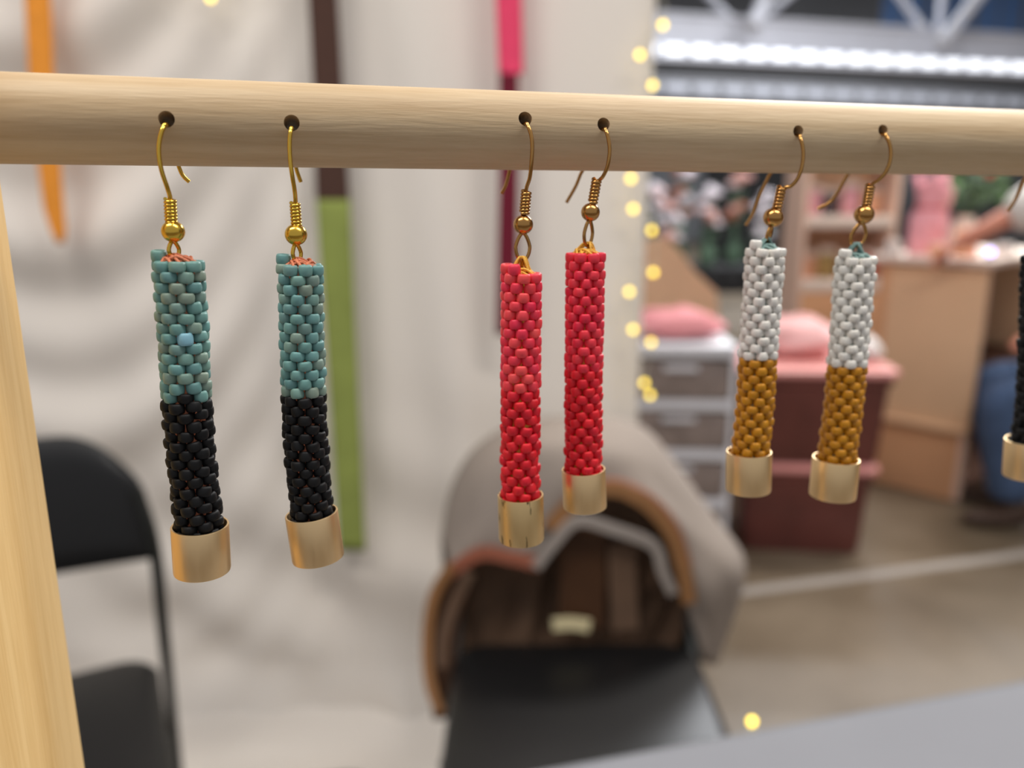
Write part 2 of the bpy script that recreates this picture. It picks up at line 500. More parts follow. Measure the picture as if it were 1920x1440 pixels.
# ================================================================== CURTAIN BACKDROP
CY = 1.6
XE = at_y(1212, 420, CY).x
XL = -2.4
nx, nz = 190, 170
def smooth(a, b, x):
    t = max(0, min(1, (x - a) / (b - a))); return t * t * (3 - 2 * t)
def curtain_y(x, z):
    wl_ = 1 - smooth(-0.75, -0.30, x)
    c = 1.9
    ph = z - c * (x + 0.93) ** 2 * (1.0 if x > -0.93 else 0.7)
    sw = 0.0115 * math.sin(ph * 2 * PI / 0.19 + 0.6 * math.sin(z * 3.1)) + 0.010 * math.sin(ph * 2 * PI / 0.43 + 1.0)
    sw *= wl_ * (0.35 + 0.65 * smooth(0.45, 0.85, z))
    u = x + 0.22 * (z - 1.0) * (1 - smooth(-0.3, 0.25, x)) + 0.05 * math.sin(z * 2.2)
    vf = 0.012 * math.sin(u * 2 * PI / 0.31 + 0.8) + 0.007 * math.sin(u * 2 * PI / 0.17 + 2.0 + 0.5 * math.sin(z * 4))
    vf *= (1 - wl_ * 0.75)
    low = 0.012 * math.sin((x * 0.8 + z * 1.4) * 2 * PI / 0.42) * (1 - smooth(0.3, 0.9, z))
    return CY + sw + vf + low
V = []
for i in range(nx):
    x = XL + (XE - XL) * i / (nx - 1)
    for j in range(nz):
        s = j / (nz - 1)
        if s < 0.86:                       # hanging cloth
            z = 2.30 - (2.30 - 0.035) * (s / 0.86)
            y = curtain_y(x, z) - 0.03 * (1 - smooth(0.03, 0.16, z))
        else:                              # cloth lying forward on the floor
            q = (s - 0.86) / 0.14
            z = 0.035 * (1 - q) ** 2 + 0.006 + 0.012 * q * (0.5 + 0.5 * math.sin(x * 11 + q * 5))
            y = curtain_y(x, 0.035) - 0.03 - q * (0.195 + 0.012 * math.sin(x * 5))
        V.append((x, y, z))
cur = thing('backdrop_curtain', ((XL + XE) / 2, CY, 0), 'cream cloth backdrop curtain with swagged folds, hung behind the chairs', 'curtain')
cl = mesh_obj('cloth', V, grid_faces(nx, nz), 'curtain_cloth', cur)
md = cl.modifiers.new('thick', 'SOLIDIFY'); md.thickness = 0.0015
tube('cross_bar', [(XL - 0.1, CY + 0.05, 2.31), (XE + 0.02, CY + 0.05, 2.31)], 0.016, 'table_metal', cur, 14)
for x in (XL - 0.06, XE - 0.02):
    tube('upright_pole', [(x, CY + 0.09, 0.02), (x, CY + 0.09, 2.34)], 0.018, 'table_metal', cur, 14)
    box('foot_plate', (x - (XL + XE) / 2, 0.12, 0.012), (0.28, 0.22, 0.012), 'table_metal', cur, 0.003)

# ---- hanging felt strips on the curtain
def strip(name, rows, yoff, splits, mats, names, label, thick=0.004):
    """rows: (left px, right px, y px) down the strip; splits: y px where the colour changes"""
    dense = []
    for (l0, r0, y0), (l1, r1, y1) in zip(rows, rows[1:]):
        n = max(2, int((y1 - y0) / 18))
        for k in range(n):
            t = k / n; dense.append((l0 + (l1 - l0) * t, r0 + (r1 - r0) * t, y0 + (y1 - y0) * t))
    dense.append(rows[-1])
    mid = at_y((rows[0][0] + rows[0][1]) / 2, rows[-1][2], CY - yoff)
    t = thing(name, mid, label, 'hanging strip', 0, None)
    edges = [-1e9] + splits + [1e9]
    for k, (m, nm) in enumerate(zip(mats, names)):
        seg = [r for r in dense if edges[k] - 1 <= r[2] <= edges[k + 1] + 1]
        if k: seg = [(seg[0][0], seg[0][1], edges[k])] + [r for r in seg if r[2] > edges[k]]
        if k < len(mats) - 1: seg = [r for r in seg if r[2] < edges[k + 1]] + [(seg[-1][0], seg[-1][1], edges[k + 1])]
        W = 5; vv = []
        for l, r, y in seg:
            for i in range(W):
                f = i / (W - 1)
                p = at_y(l + (r - l) * f, y, CY - yoff)
                p.y += 0.004 * math.sin(p.z * 9 + k) + 0.004 * math.sin(f * PI)
                vv.append(p)
        o = mesh_obj(nm, vv, grid_faces(len(seg), W), m, t)
        s = o.modifiers.new('thick', 'SOLIDIFY'); s.thickness = thick; s.offset = 0
    return t
strip('felt_strip', [(26, 74, -260), (44, 92, 0), (54, 100, 150), (74, 115, 310), (84, 121, 390), (96, 124, 430), (107, 120, 456)], 0.075, [], ['orange_felt'], ['band'],
      'narrow orange felt strip with a tapering end hanging on the curtain')
strip('felt_strip', [(562, 618, -260), (577, 632, 0), (586, 641, 150), (593, 656, 372), (602, 662, 500), (618, 672, 760), (636, 686, 1032)], 0.06, [374], ['brown_felt', 'green_felt'], ['upper_band', 'lower_band'],
      'long felt strip on the curtain, dark brown above and olive green below')
strip('felt_strip', [(927, 974, -260), (930, 978, 0), (935, 981, 136), (936, 972, 138), (936, 971, 330), (930, 968, 628)], 0.06, [137], ['pink_felt', 'maroon_felt'], ['upper_band', 'lower_band'],
      'felt strip on the curtain, hot pink above and maroon below')

# ---- fairy lights along the curtain edge
def fairy(pxs, y, label, extra=()):
    P = [at_y(px, py, y) for px, py in pxs]
    t = thing('string_lights', P[-1], label, 'string lights')
    for p in P:
        V_, F_ = lathe_data([(0.0001, -0.006), (0.0032, -0.0052), (0.0052, -0.002), (0.0056, 0.001), (0.0045, 0.004), (0.002, 0.0058), (0.0001, 0.006)], 12, Matrix.Translation(p))
        b_ = mesh_obj('bulb', V_, F_, 'bulb_warm', t)
        V_, F_ = lathe_data([(0.0001, 0.013), (0.002, 0.013), (0.0022, 0.0052), (0.0001, 0.0052)], 10, Matrix.Translation(p))
        mesh_obj('bulb_socket', V_, F_, 'cable_clear', b_).parent = b_
    pts = [p + Vector((0, 0.004, 0.013)) for p in P]
    tube('cable', catmull(list(extra) + pts, 6), 0.0011, 'cable_clear', t, 6)
LP = [(1243, 47), (1200, 103), (1224, 160), (1200, 245), (1183, 335), (1187, 392), (1222, 432), (1225, 511), (1180, 547), (1187, 618), (1221, 642), (1208, 718), (1219, 741)]
fairy(LP, CY - 0.055, 'string of warm yellow fairy lights trailing down the edge of the curtain', [at_y(1235, -90, CY - 0.055)])
fairy([(330, -60), (395, -4), (470, -70)], CY - 0.06, 'short string of warm fairy lights pinned high on the curtain')

# ================================================================== FOLDING CHAIRS
def rounded_slab(w, d, h, rc, nside=10, bulge=0.0):
    """rounded-corner cushion centred on the origin; returns V, F"""
    out = []
    for cx, cy, a0 in ((1, 1, 0), (-1, 1, 90), (-1, -1, 180), (1, -1, 270)):
        for k in range(nside + 1):
            a = math.radians(a0 + 90 * k / nside)
            out.append((cx * (w / 2 - rc) + rc * math.cos(a), cy * (d / 2 - rc) + rc * math.sin(a)))
    n = len(out)
    rings = [(0.90, -h / 2), (0.97, -h / 2), (1.0, -h / 4), (1.0, h / 4), (0.97, h / 2), (0.90, h / 2 + bulge * 0.4), (0.6, h / 2 + bulge * 0.9), (0.25, h / 2 + bulge)]
    V = [Vector((x * s, y * s, z)) for s, z in rings for x, y in out]
    F = []
    for r in range(len(rings) - 1):
        for k in range(n):
            F.append((r * n + k, r * n + (k + 1) % n, (r + 1) * n + (k + 1) % n, (r + 1) * n + k))
    F.append(tuple(range(n - 1, -1, -1))); F.append(tuple((len(rings) - 1) * n + k for k in range(n)))
    return V, F
def folding_chair(loc, rz, label, sw=0.41, sd=0.40, low=False):
    t = thing('folding_chair', (loc[0], loc[1], 0), label, 'chair', rz)
    # seat cushion, top at z = .45
    V, F = rounded_slab(sw, sd, 0.035, 0.055, 8, 0.008)
    mesh_obj('seat', [v + Vector((0, 0, 0.428)) for v in V], F, 'black_vinyl', t, True, True, 50)
    V, F = rounded_slab(sw - 0.03, sd - 0.03, 0.012, 0.05, 8, 0.0)
    mesh_obj('seat_pan', [v + Vector((0, 0, 0.402)) for v in V], F, 'black_metal', t, True, True, 50)
    # curved backrest
    nu, nv = 26, 12
    def bp(u, v, off):
        # u across -1..1, v up 0..1; superellipse outline with wide rounded upper corners
        half = 0.185 if low else 0.212
        x = u * half
        top = (0.752 if low else 0.812) - 0.085 * max(0, (abs(u) - 0.45) / 0.55) ** 2.2
        bot = (0.615 if low else 0.598) - 0.008 * (1 - u * u)
        z = bot + (top - bot) * v
        y = (0.248 + (z - 0.45) * 0.10 + 0.02 * (1 - u * u) if low else 0.215 + (z - 0.45) * 0.17 + 0.035 * (1 - u * u)) + off
        return Vector((x, y, z))
    V = []; 
    for off in (-0.014, 0.010):
        for i in range(nu):
            for j in range(nv):
                u = -1 + 2 * i / (nu - 1); v = j / (nv - 1)
                e = min(1, (1 - abs(u)) * 7, v * 6, (1 - v) * 6)
                k = math.sqrt(max(0, 1 - (1 - e) ** 2))
                V.append(bp(u, v, off * (0.35 + 0.65 * k)))
    F = grid_faces(nu, nv); m = nu * nv
    F2 = F + [tuple(i + m for i in f) for f in F]
    rim = [i * nv for i in range(nu)] + [(nu - 1) * nv + j for j in range(1, nv)] + [i * nv + nv - 1 for i in range(nu - 2, -1, -1)] + [j for j in range(nv - 2, 0, -1)]
    for k in range(len(rim)):
        a, b = rim[k], rim[(k + 1) % len(rim)]
        F2.append((a, b, b + m, a + m))
    mesh_obj('backrest', V, F2, 'black_vinyl', t, True, True, 60)
    # frame tubes: front leg runs up into the back upright
    for s in (-1, 1):
        x = s * (sw / 2 + (0.0 if low else 0.016))
        fr = tube('front_leg' if low else 'rear_leg', catmull([(x, -0.24, 0.012), (x, -0.05, 0.20), (x, 0.215, 0.44), (x * 0.94, 0.262, 0.60), (x * 0.88, 0.272, 0.70)] if low else [(x, 0.40, 0.012), (x, 0.335, 0.22), (x, 0.255, 0.46), (x, 0.238, 0.62), (x * 0.93, 0.248, 0.72)], 6), 0.0105, 'black_metal', t, 12, local=True)
        tube('foot_cap', [(x, -0.248, 0.0), (x, -0.228, 0.03)] if low else [(x, 0.403, 0.0), (x, 0.394, 0.03)], 0.014, 'rubber', fr, 12, local=True)
        x2 = s * (sw / 2 - 0.004)
        rr = tube('rear_leg' if low else 'front_leg', catmull([(x2, 0.30, 0.012), (x2, 0.20, 0.17), (x2, 0.06, 0.34), (x2, -0.05, 0.405)] if low else [(x2, -0.25, 0.012), (x2, -0.19, 0.17), (x2, -0.09, 0.34), (x2, 0.02, 0.405)], 6), 0.0105, 'black_metal', t, 12, local=True)
        tube('foot_cap', [(x2, 0.307, 0.0), (x2, 0.290, 0.03)] if low else [(x2, -0.256, 0.0), (x2, -0.243, 0.03)], 0.013, 'rubber', rr, 12, local=True)
        box('hinge_plate', (x - s * 0.006, 0.17, 0.405), (0.006, 0.17, 0.03), 'black_metal', t, 0.002)
    q = sw / 2 + (0.0 if low else 0.016)
    yr, yf = (0.235, -0.14) if low else (0.366, -0.205)
    tube('cross_rail', [(-q, yf if low else yr, 0.12), (q, yf if low else yr, 0.12)], 0.008, 'black_metal', t, 10, local=True)
    tube('cross_rail', [(-sw / 2 + 0.004, yr if low else yf, 0.12), (sw / 2 - 0.004, yr if low else yf, 0.12)], 0.008, 'black_metal', t, 10, local=True)
    return t
folding_chair((-0.688, 0.898), math.radians(28), 'black padded folding chair with a bare backrest, beside the wooden post')
folding_chair((0.108, 1.00), math.radians(0), 'black padded folding chair with a beige jacket draped over its back', low=True)

# ---- beige jacket over the chair back
jk = thing('draped_jacket', at_y(1090, 1190, 1.26), 'beige canvas jacket with brown lining and tan trim draped over a chair back', 'jacket')
def curve_px(lst, n=40):
    return resample(catmull([at_y(x, y, d - 0.03) for x, y, d in lst], 8), n)
NJ = 56
outer = curve_px([(826, 1010, 1.33), (842, 925, 1.35), (880, 850, 1.36), (950, 800, 1.36), (1040, 782, 1.36), (1150, 782, 1.36), (1215, 806, 1.36), (1270, 870, 1.36), (1335, 960, 1.35), (1388, 1030, 1.33), (1398, 1075, 1.32), (1380, 1150, 1.31), (1345, 1245, 1.30)], NJ)
mid = curve_px([(836, 1040, 1.26), (868, 975, 1.25), (905, 900, 1.24), (975, 850, 1.235), (1050, 838, 1.23), (1140, 845, 1.23), (1200, 872, 1.235), (1255, 935, 1.24), (1310, 1010, 1.235), (1345, 1060, 1.235), (1358, 1095, 1.24), (1345, 1160, 1.25), (1325, 1240, 1.27)], NJ)
inner = curve_px([(845, 1072, 1.22), (900, 1040, 1.215), (960, 1050, 1.21), (1008, 1058, 1.205), (1040, 1000, 1.21), (1080, 950, 1.21), (1140, 922, 1.21), (1205, 945, 1.21), (1255, 1000, 1.215), (1280, 1070, 1.22), (1290, 1130, 1.225), (1305, 1190, 1.235), (1318, 1240, 1.25)], NJ)
back = [Vector((p.x, p.y + 0.035, max(0.50, p.z - 0.14))) for p in outer]
inset = [p + Vector((0, 0.03, -0.012)) for p in inner]
rows = [back]
for a_, b_, n_ in ((back, outer, 4), (outer, mid, 6), (mid, inner, 6), (inner, inset, 3)):
    for k in range(1, n_ + 1):
        t_ = k / n_
        rows.append([p.lerp(q, t_) + Vector((0, -0.012 * math.sin(t_ * PI) + 0.006 * math.sin(i * 0.5 + t_ * 3) * math.sin(t_ * PI), 0.004 * math.sin(t_ * PI))) for i, (p, q) in enumerate(zip(a_, b_))])
V = [p for r in rows for p in r]
sh = mesh_obj('outer_shell', V, grid_faces(len(rows), NJ), 'beige_canvas', jk)
sh.modifiers.new('thick', 'SOLIDIFY').thickness = 0.003
# lining behind the opening
bot = [Vector((inner[0].x + (inner[-1].x - inner[0].x) * i / (NJ - 1), 1.226, 0.385)) for i in range(NJ)]
V = []
for k in range(12):
    t_ = k / 11
    for i in range(NJ):
        p = inset[i].lerp(bot[i], t_)
        p.y += (0.035 + 0.014 * math.sin(i * 0.75) + 0.006 * math.sin(i * 1.9 + 1)) * math.sin(t_ * PI * 0.8 + 0.15) * 0.8
        V.append(p)
ln = mesh_obj('lining', V, grid_faces(12, NJ), 'brown_lining', jk)
ln.modifiers.new('thick', 'SOLIDIFY').thickness = 0.002
def band(name, lst, wid, mat, parent, depth_=0.006, n=30):
    """flat leather or cloth band along a path, with real thickness"""
    P = curve_px(lst, n); V = []; F = []
    for i, p in enumerate(P):
        t_ = (P[min(i + 1, n - 1)] - P[max(i - 1, 0)]).normalized()
        s = t_.cross(Vector((0, 1, 0))).normalized() * wid / 2
        dd = Vector((0, depth_ / 2, 0))
        V += [p - s - dd, p + s - dd, p + s + dd, p - s + dd]
    for i in range(n - 1):
        for k in range(4):
            F.append((i * 4 + k, i * 4 + (k + 1) % 4, i * 4 + 4 + (k + 1) % 4, i * 4 + 4 + k))
    F += [(0, 1, 2, 3), tuple(4 * (n - 1) + k for k in (3, 2, 1, 0))]
    return mesh_obj(name, V, F, mat, parent, True, False, 50)
band('trim_binding', [(838, 1076, 1.205), (900, 1038, 1.20), (960, 1046, 1.195), (1010, 1058, 1.19)], 0.022, 'rust_leather', jk)
band('trim_binding', [(1030, 990, 1.195), (1075, 942, 1.195), (1140, 915, 1.195), (1205, 938, 1.195), (1255, 992, 1.20), (1280, 1060, 1.205), (1292, 1130, 1.21)], 0.024, 'tan_leather', jk)
band('trim_binding', [(1060, 940, 1.20), (1140, 904, 1.20), (1212, 928, 1.20), (1266, 985, 1.205), (1292, 1060, 1.21)], 0.010, 'rust_leather', jk)
band('trim_binding', [(846, 1060, 1.20), (812, 1120, 1.20), (801, 1200, 1.19), (806, 1280, 1.17), (826, 1335, 1.15)], 0.018, 'tan_leather', jk)
band('side_facing', [(858, 1085, 1.225), (838, 1150, 1.22), (830, 1220, 1.21), (832, 1290, 1.19), (838, 1345, 1.18)], 0.046, 'dark_leather', jk)
band('strap', [(880, 1075, 1.19), (852, 1130, 1.19), (832, 1190, 1.18), (828, 1250, 1.17)], 0.018, 'brown_lining', jk)
band('collar_fold', [(1004, 1062, 1.19), (1040, 1015, 1.19), (1082, 976, 1.19), (1150, 992, 1.19), (1225, 1022, 1.20), (1242, 1070, 1.205), (1262, 1112, 1.21)], 0.017, 'collar_cloth', jk, 0.01)
band('strap', [(1092, 990, 1.215), (1092, 1080, 1.22), (1090, 1176, 1.22)], 0.075, 'dark_leather', jk)
band('strap', [(1165, 1020, 1.215), (1168, 1100, 1.22), (1172, 1180, 1.22)], 0.045, 'brown_lining', jk)
band('care_label', [(1036, 1172, 1.195), (1070, 1169, 1.195), (1106, 1174, 1.195)], 0.022, 'cream_label', jk, 0.003, 12)

# ================================================================== NEAR TABLE
E1_ = at_z(1380, 1375, 0.74); E2_ = at_z(1920, 1275, 0.74)
tdir = (E2_ - E1_).normalized(); TA = math.atan2(tdir.y, tdir.x)
tn = Vector((tdir.y, -tdir.x, 0))            # toward the camera
tc_ = E1_ + tdir * 0.12 + tn * 0.38
tb = thing('market_table', (tc_.x, tc_.y, 0), 'market table under a smooth pale grey cloth, carrying the earring stand', 'table', TA)
box('table_top', (0, 0, 0.722), (1.80, 0.74, 0.028), 'table_metal', tb, 0.006)
V, F = rounded_slab(1.816, 0.756, 0.006, 0.012, 5)
mesh_obj('table_cloth', [v + Vector((0, 0, 0.737)) for v in V], F, 'table_cloth', tb, True, True, 40)
V = []
nn = 120
for j in range(5):
    for i in range(nn):
        x = -0.909 + 1.818 * i / (nn - 1)
        V.append((x, 0.381 + 0.010 * (j / 4) * math.sin(i * 0.55), 0.738 - 0.06 * j))
mesh_obj('cloth_skirt', V, grid_faces(5, nn), 'table_cloth', tb, True, True).modifiers.new('thick', 'SOLIDIFY').thickness = 0.0015
for sx in (-1, 1):
    for sy in (-1, 1):
        tube('leg', [(sx * 0.78, sy * 0.28, 0.0), (sx * 0.78, sy * 0.28, 0.71)], 0.014, 'table_metal', tb, 12, local=True)
bulb_p = at_d(1410, 1353, depth(at_z(1392, 1373, 0.74)) + 0.03)
fl2 = thing('string_lights', bulb_p, 'warm fairy lights strung along the far edge of the grey table', 'string lights', TA)
def bulb_at(p, parent):
    V_, F_ = lathe_data([(0.0001, -0.004), (0.0022, -0.0035), (0.0034, -0.0013), (0.0036, 0.0007), (0.003, 0.0027), (0.0013, 0.0039), (0.0001, 0.004)], 12, Matrix.Translation(p))
    b_ = mesh_obj('bulb', V_, F_, 'bulb_warm', parent)
    mesh_obj('bulb_socket', *lathe_data([(0.0001, -0.011), (0.0016, -0.011), (0.0018, -0.0036), (0.0001, -0.0036)], 10, Matrix.Translation(p)), 'cable_clear', b_)
bulb_at(bulb_p, fl2)
cab = []
for k in range(-3, 8):
    q = bulb_p + tdir * (0.16 * k) + Vector((0, 0, -0.011 - (0.03 if k else 0)))
    cab.append(q)
    if k: bulb_at(q + Vector((0, 0, 0.011)) + Vector((0, 0, -0.02)), fl2)
tube('cable', catmull(cab, 6), 0.0010, 'cable_clear', fl2, 6)

# ================================================================== NEIGHBOURING STALLS
def rounded_box(name, c, s, mat, parent, bev=0.01, local=True):
    return box(name, c, s, mat, parent, bev, 2, None, local)
def lump(name, c, s, mat, parent=None, seed=0, amp=0.25, n=18, local=False):
    """soft irregular heap (cloth, tissue) as one closed surface"""
    rnd = random.Random(seed); ph = [rnd.uniform(0, 6.28) for _ in range(8)]
    V = []; F = []; m = n * 2
    for i in range(n + 1):
        th = PI * i / n
        for k in range(m):
            a = 2 * PI * k / m
            r = 1 + amp * (0.5 * math.sin(3 * a + ph[0]) * math.sin(2 * th + ph[1]) + 0.35 * math.sin(5 * a + ph[2] + 3 * th) + 0.25 * math.sin(7 * th + ph[3] + 2 * a))
            V.append(Vector((c[0] + s[0] * r * math.sin(th) * math.cos(a), c[1] + s[1] * r * math.sin(th) * math.sin(a), c[2] + s[2] * (r * math.cos(th) if math.cos(th) > 0 else 0.55 * math.cos(th)))))
    for i in range(n):
        for k in range(m):
            F.append((i * m + k, i * m + (k + 1) % m, (i + 1) * m + (k + 1) % m, (i + 1) * m + k))
    return mesh_obj(name, V, F, mat, parent, True, local)

# ---- storage totes (stacked) and drawer tower on the floor
def tote(c, rz, z0, w, d, h, label, knobs=True):
    t = thing('storage_tote', (c.x, c.y, z0), label, 'storage tote', rz)
    n = 10; V = []; F = []
    def ring(ww, dd, z, rc=0.035):
        out = []
        for cx, cy, a0 in ((1, 1, 0), (-1, 1, 90), (-1, -1, 180), (1, -1, 270)):
            for k in range(5):
                a = math.radians(a0 + 22.5 * k)
                out.append(Vector((cx * (ww / 2 - rc) + rc * math.cos(a), cy * (dd / 2 - rc) + rc * math.sin(a), z)))
        return out
    def shell(name, rings, mat):
        V = [v for r in rings for v in r]; m = len(rings[0]); F = []
        for i in range(len(rings) - 1):
            for k in range(m):
                F.append((i * m + k, i * m + (k + 1) % m, (i + 1) * m + (k + 1) % m, (i + 1) * m + k))
        F.append(tuple(range(m - 1, -1, -1))); F.append(tuple((len(rings) - 1) * m + k for k in range(m)))
        return mesh_obj(name, V, F, mat, t, True, True, 40)
    shell('body', [ring(w * 0.86, d * 0.86, 0.0), ring(w * 0.88, d * 0.88, 0.012), ring(w * 0.93, d * 0.93, h * 0.8), ring(w * 0.97, d * 0.97, h * 0.82), ring(w * 0.97, d * 0.97, h - 0.03)], 'tote_body')
    shell('lid', [ring(w, d, h - 0.032), ring(w * 1.015, d * 1.02, h - 0.028), ring(w * 1.015, d * 1.02, h - 0.012), ring(w * 0.97, d * 0.96, h - 0.004), ring(w * 0.93, d * 0.92, h - 0.008), ring(w * 0.9, d * 0.9, h)], 'tote_lid')
    for s in (-1, 1):
        rounded_box('latch', (s * (w / 2 + 0.012), 0, h - 0.07), (0.02, 0.09, 0.085), 'tote_lid', t, 0.006)
    return t
tc0 = at_z(1505, 1043, 0) + Vector((0.02, 0.19, 0))
tote(tc0, -0.10, 0.0, 0.46, 0.36, 0.33, 'dark red storage tote on the floor with another tote on top', True)
tote(tc0, -0.06, 0.331, 0.50, 0.40, 0.335, 'dark red storage tote with a pink lid resting on another tote')
def tower(loc, w, d, h, rz):
    t = thing('drawer_tower', loc, 'white plastic drawer tower with smoky drawer fronts beside the red totes', 'drawer unit', rz)
    rounded_box('top_panel', (0, 0, h - 0.02), (w, d, 0.04), 'frame_white', t, 0.008)
    rounded_box('base_panel', (0, 0, 0.015), (w, d, 0.03), 'frame_white', t, 0.006)
    for s in (-1, 1):
        rounded_box('side_panel', (s * (w / 2 - 0.008), 0, h / 2), (0.016, d, h - 0.05), 'frame_white', t, 0.003)
    rounded_box('back_panel', (0, d / 2 - 0.006, h / 2), (w - 0.03, 0.01, h - 0.06), 'frame_white', t, 0.002)
    n = 4; hh = (h - 0.07) / n
    for i in range(n):
        z = 0.03 + hh * (i + 0.5)
        dr = rounded_box('drawer', (0, -0.012, z + 0.008), (w - 0.04, d - 0.03, hh - 0.045), 'drawer_smoke', t, 0.006)
        rounded_box('drawer_pull', (0, -d / 2 - 0.006, z + hh * 0.30), (w * 0.3, 0.02, 0.014), 'frame_white', dr, 0.004)
        rounded_box('rail', (0, -0.005, z - hh / 2 + 0.012), (w - 0.02, d, 0.032), 'frame_white', t, 0.004)
    return t
tp_ = at_y(1272, 650, 2.52)
tower((tp_.x, 2.58, 0), 0.36, 0.30, tp_.z + 0.02, -0.06)
# pink cloth on the tower and tote
TZ = tp_.z + 0.02
def cloth_on(x, y, z, sx, sy, sz, mat, seed, amp, lab):
    o = lump('folded_cloth', (x, y, z + 0.001), (sx, sy, sz), mat, None, seed, amp)
    zmin = min(v.co.z for v in o.data.vertices)
    for v in o.data.vertices: v.co.z += z + 0.001 - zmin
    tag(o, lab, 'cloth')
cloth_on(tp_.x + 0.0, 2.60, TZ, 0.165, 0.11, 0.062, 'rose_cloth', 3, 0.16, 'rose pink cloth heaped on the white drawer tower')
cloth_on(tc0.x - 0.03, tc0.y + 0.03, 0.667, 0.155, 0.12, 0.085, 'pink_cloth', 5, 0.16, 'pale pink cloth heaped on the upper red tote')
cloth_on(tc0.x + 0.19, tc0.y - 0.03, 0.667, 0.05, 0.09, 0.05, 'white_cloth', 9, 0.12, 'small white cloth lying on the upper red tote')

# ---- tan display board behind the drawers
p0 = at_y(1205, 600, 3.3)
bd = thing('display_board', (p0.x, 3.3, 0), 'tan plywood display easel with a sloping shoulder behind the drawer tower', 'display board')
prof = [at_y(1180, 452, 3.3), at_y(1248, 445, 3.3), at_y(1275, 470, 3.3), at_y(1300, 505, 3.3), at_y(1345, 548, 3.3), at_y(1350, 640, 3.3)]
prof = [Vector((prof[0].x, 3.3, 0.0))] + prof + [Vector((prof[-1].x, 3.3, 0.0))]
m_ = len(prof)
V = [p for p in prof] + [p + Vector((0, 0.03, 0)) for p in prof]
F = [tuple(range(m_)), tuple(range(2 * m_ - 1, m_ - 1, -1))] + [(k, (k + 1) % m_, m_ + (k + 1) % m_, m_ + k) for k in range(m_)]
mesh_obj('panel', V, F, 'board_tan', bd, False)
pb = prof[0]
mesh_obj('rear_brace', *tube_data([Vector((pb.x + 0.15, 3.33, 0.75)), Vector((pb.x + 0.15, 3.72, 0.01))], 0.015, 8), 'board_tan_warm', bd)
mesh_obj('rear_brace', *tube_data([Vector((pb.x + 0.32, 3.33, 0.60)), Vector((pb.x + 0.32, 3.66, 0.01))], 0.015, 8), 'board_tan_warm', bd)

# ---- flower stall: black-draped table, black screen, bunches of flowers
FY = 6.2
l_ = at_y(1180, 500, FY); r_ = at_y(1470, 500, FY)
ft = thing('flower_table', ((l_.x + r_.x) / 2, FY, 0), 'long table under a black cloth carrying bunches of flowers', 'table')
fw = r_.x - l_.x
box('table_top', (0, 0.3, l_.z - 0.03), (fw, 0.7, 0.04), 'black_cloth', ft, 0.006)
V = []
for j in range(6):
    for i in range(80):
        V.append((-fw / 2 + fw * i / 79, -0.05 + 0.02 * (1 - j / 5) * 0 + 0.02 * math.sin(i * 0.7) * j / 5, (l_.z - 0.02) * (1 - j / 5) + at_y(1400, 548, FY).z * (j / 5)))
mesh_obj('cloth_skirt', V, grid_faces(6, 80), 'black_cloth', ft, True, True).modifiers.new('t', 'SOLIDIFY').thickness = 0.003
for sx in (-1, 1):
    for yy in (0.05, 0.55):
        tube('leg', [(sx * (fw / 2 - 0.08), yy, 0), (sx * (fw / 2 - 0.08), yy, l_.z - 0.05)], 0.02, 'black_metal', ft, 10, local=True)
bl = at_y(1322, 330, 8.0); br2 = at_y(1505, 560, 8.0)
bsn = thing('black_screen', ((bl.x + br2.x) / 2, 8.0, 0), 'tall black cloth screen standing behind the flower table', 'screen')
bh_ = at_y(1400, 300, 8.0).z; bl0_ = at_y(1400, 505, 8.0).z
box('panel', (0, 0, (bh_ + bl0_) / 2), (br2.x - bl.x, 0.05, bh_ - bl0_), 'black_cloth', bsn, 0.01)
for s in (-1, 1):
    box('upright', (s * (br2.x - bl.x) * 0.4, 0, bl0_ / 2 + 0.03), (0.04, 0.04, bl0_), 'black_metal', bsn, 0.006)
for s in (-1, 1):
    box('foot', (s * (br2.x - bl.x) * 0.4, 0, 0.02), (0.08, 0.5, 0.04), 'black_metal', bsn, 0.008)
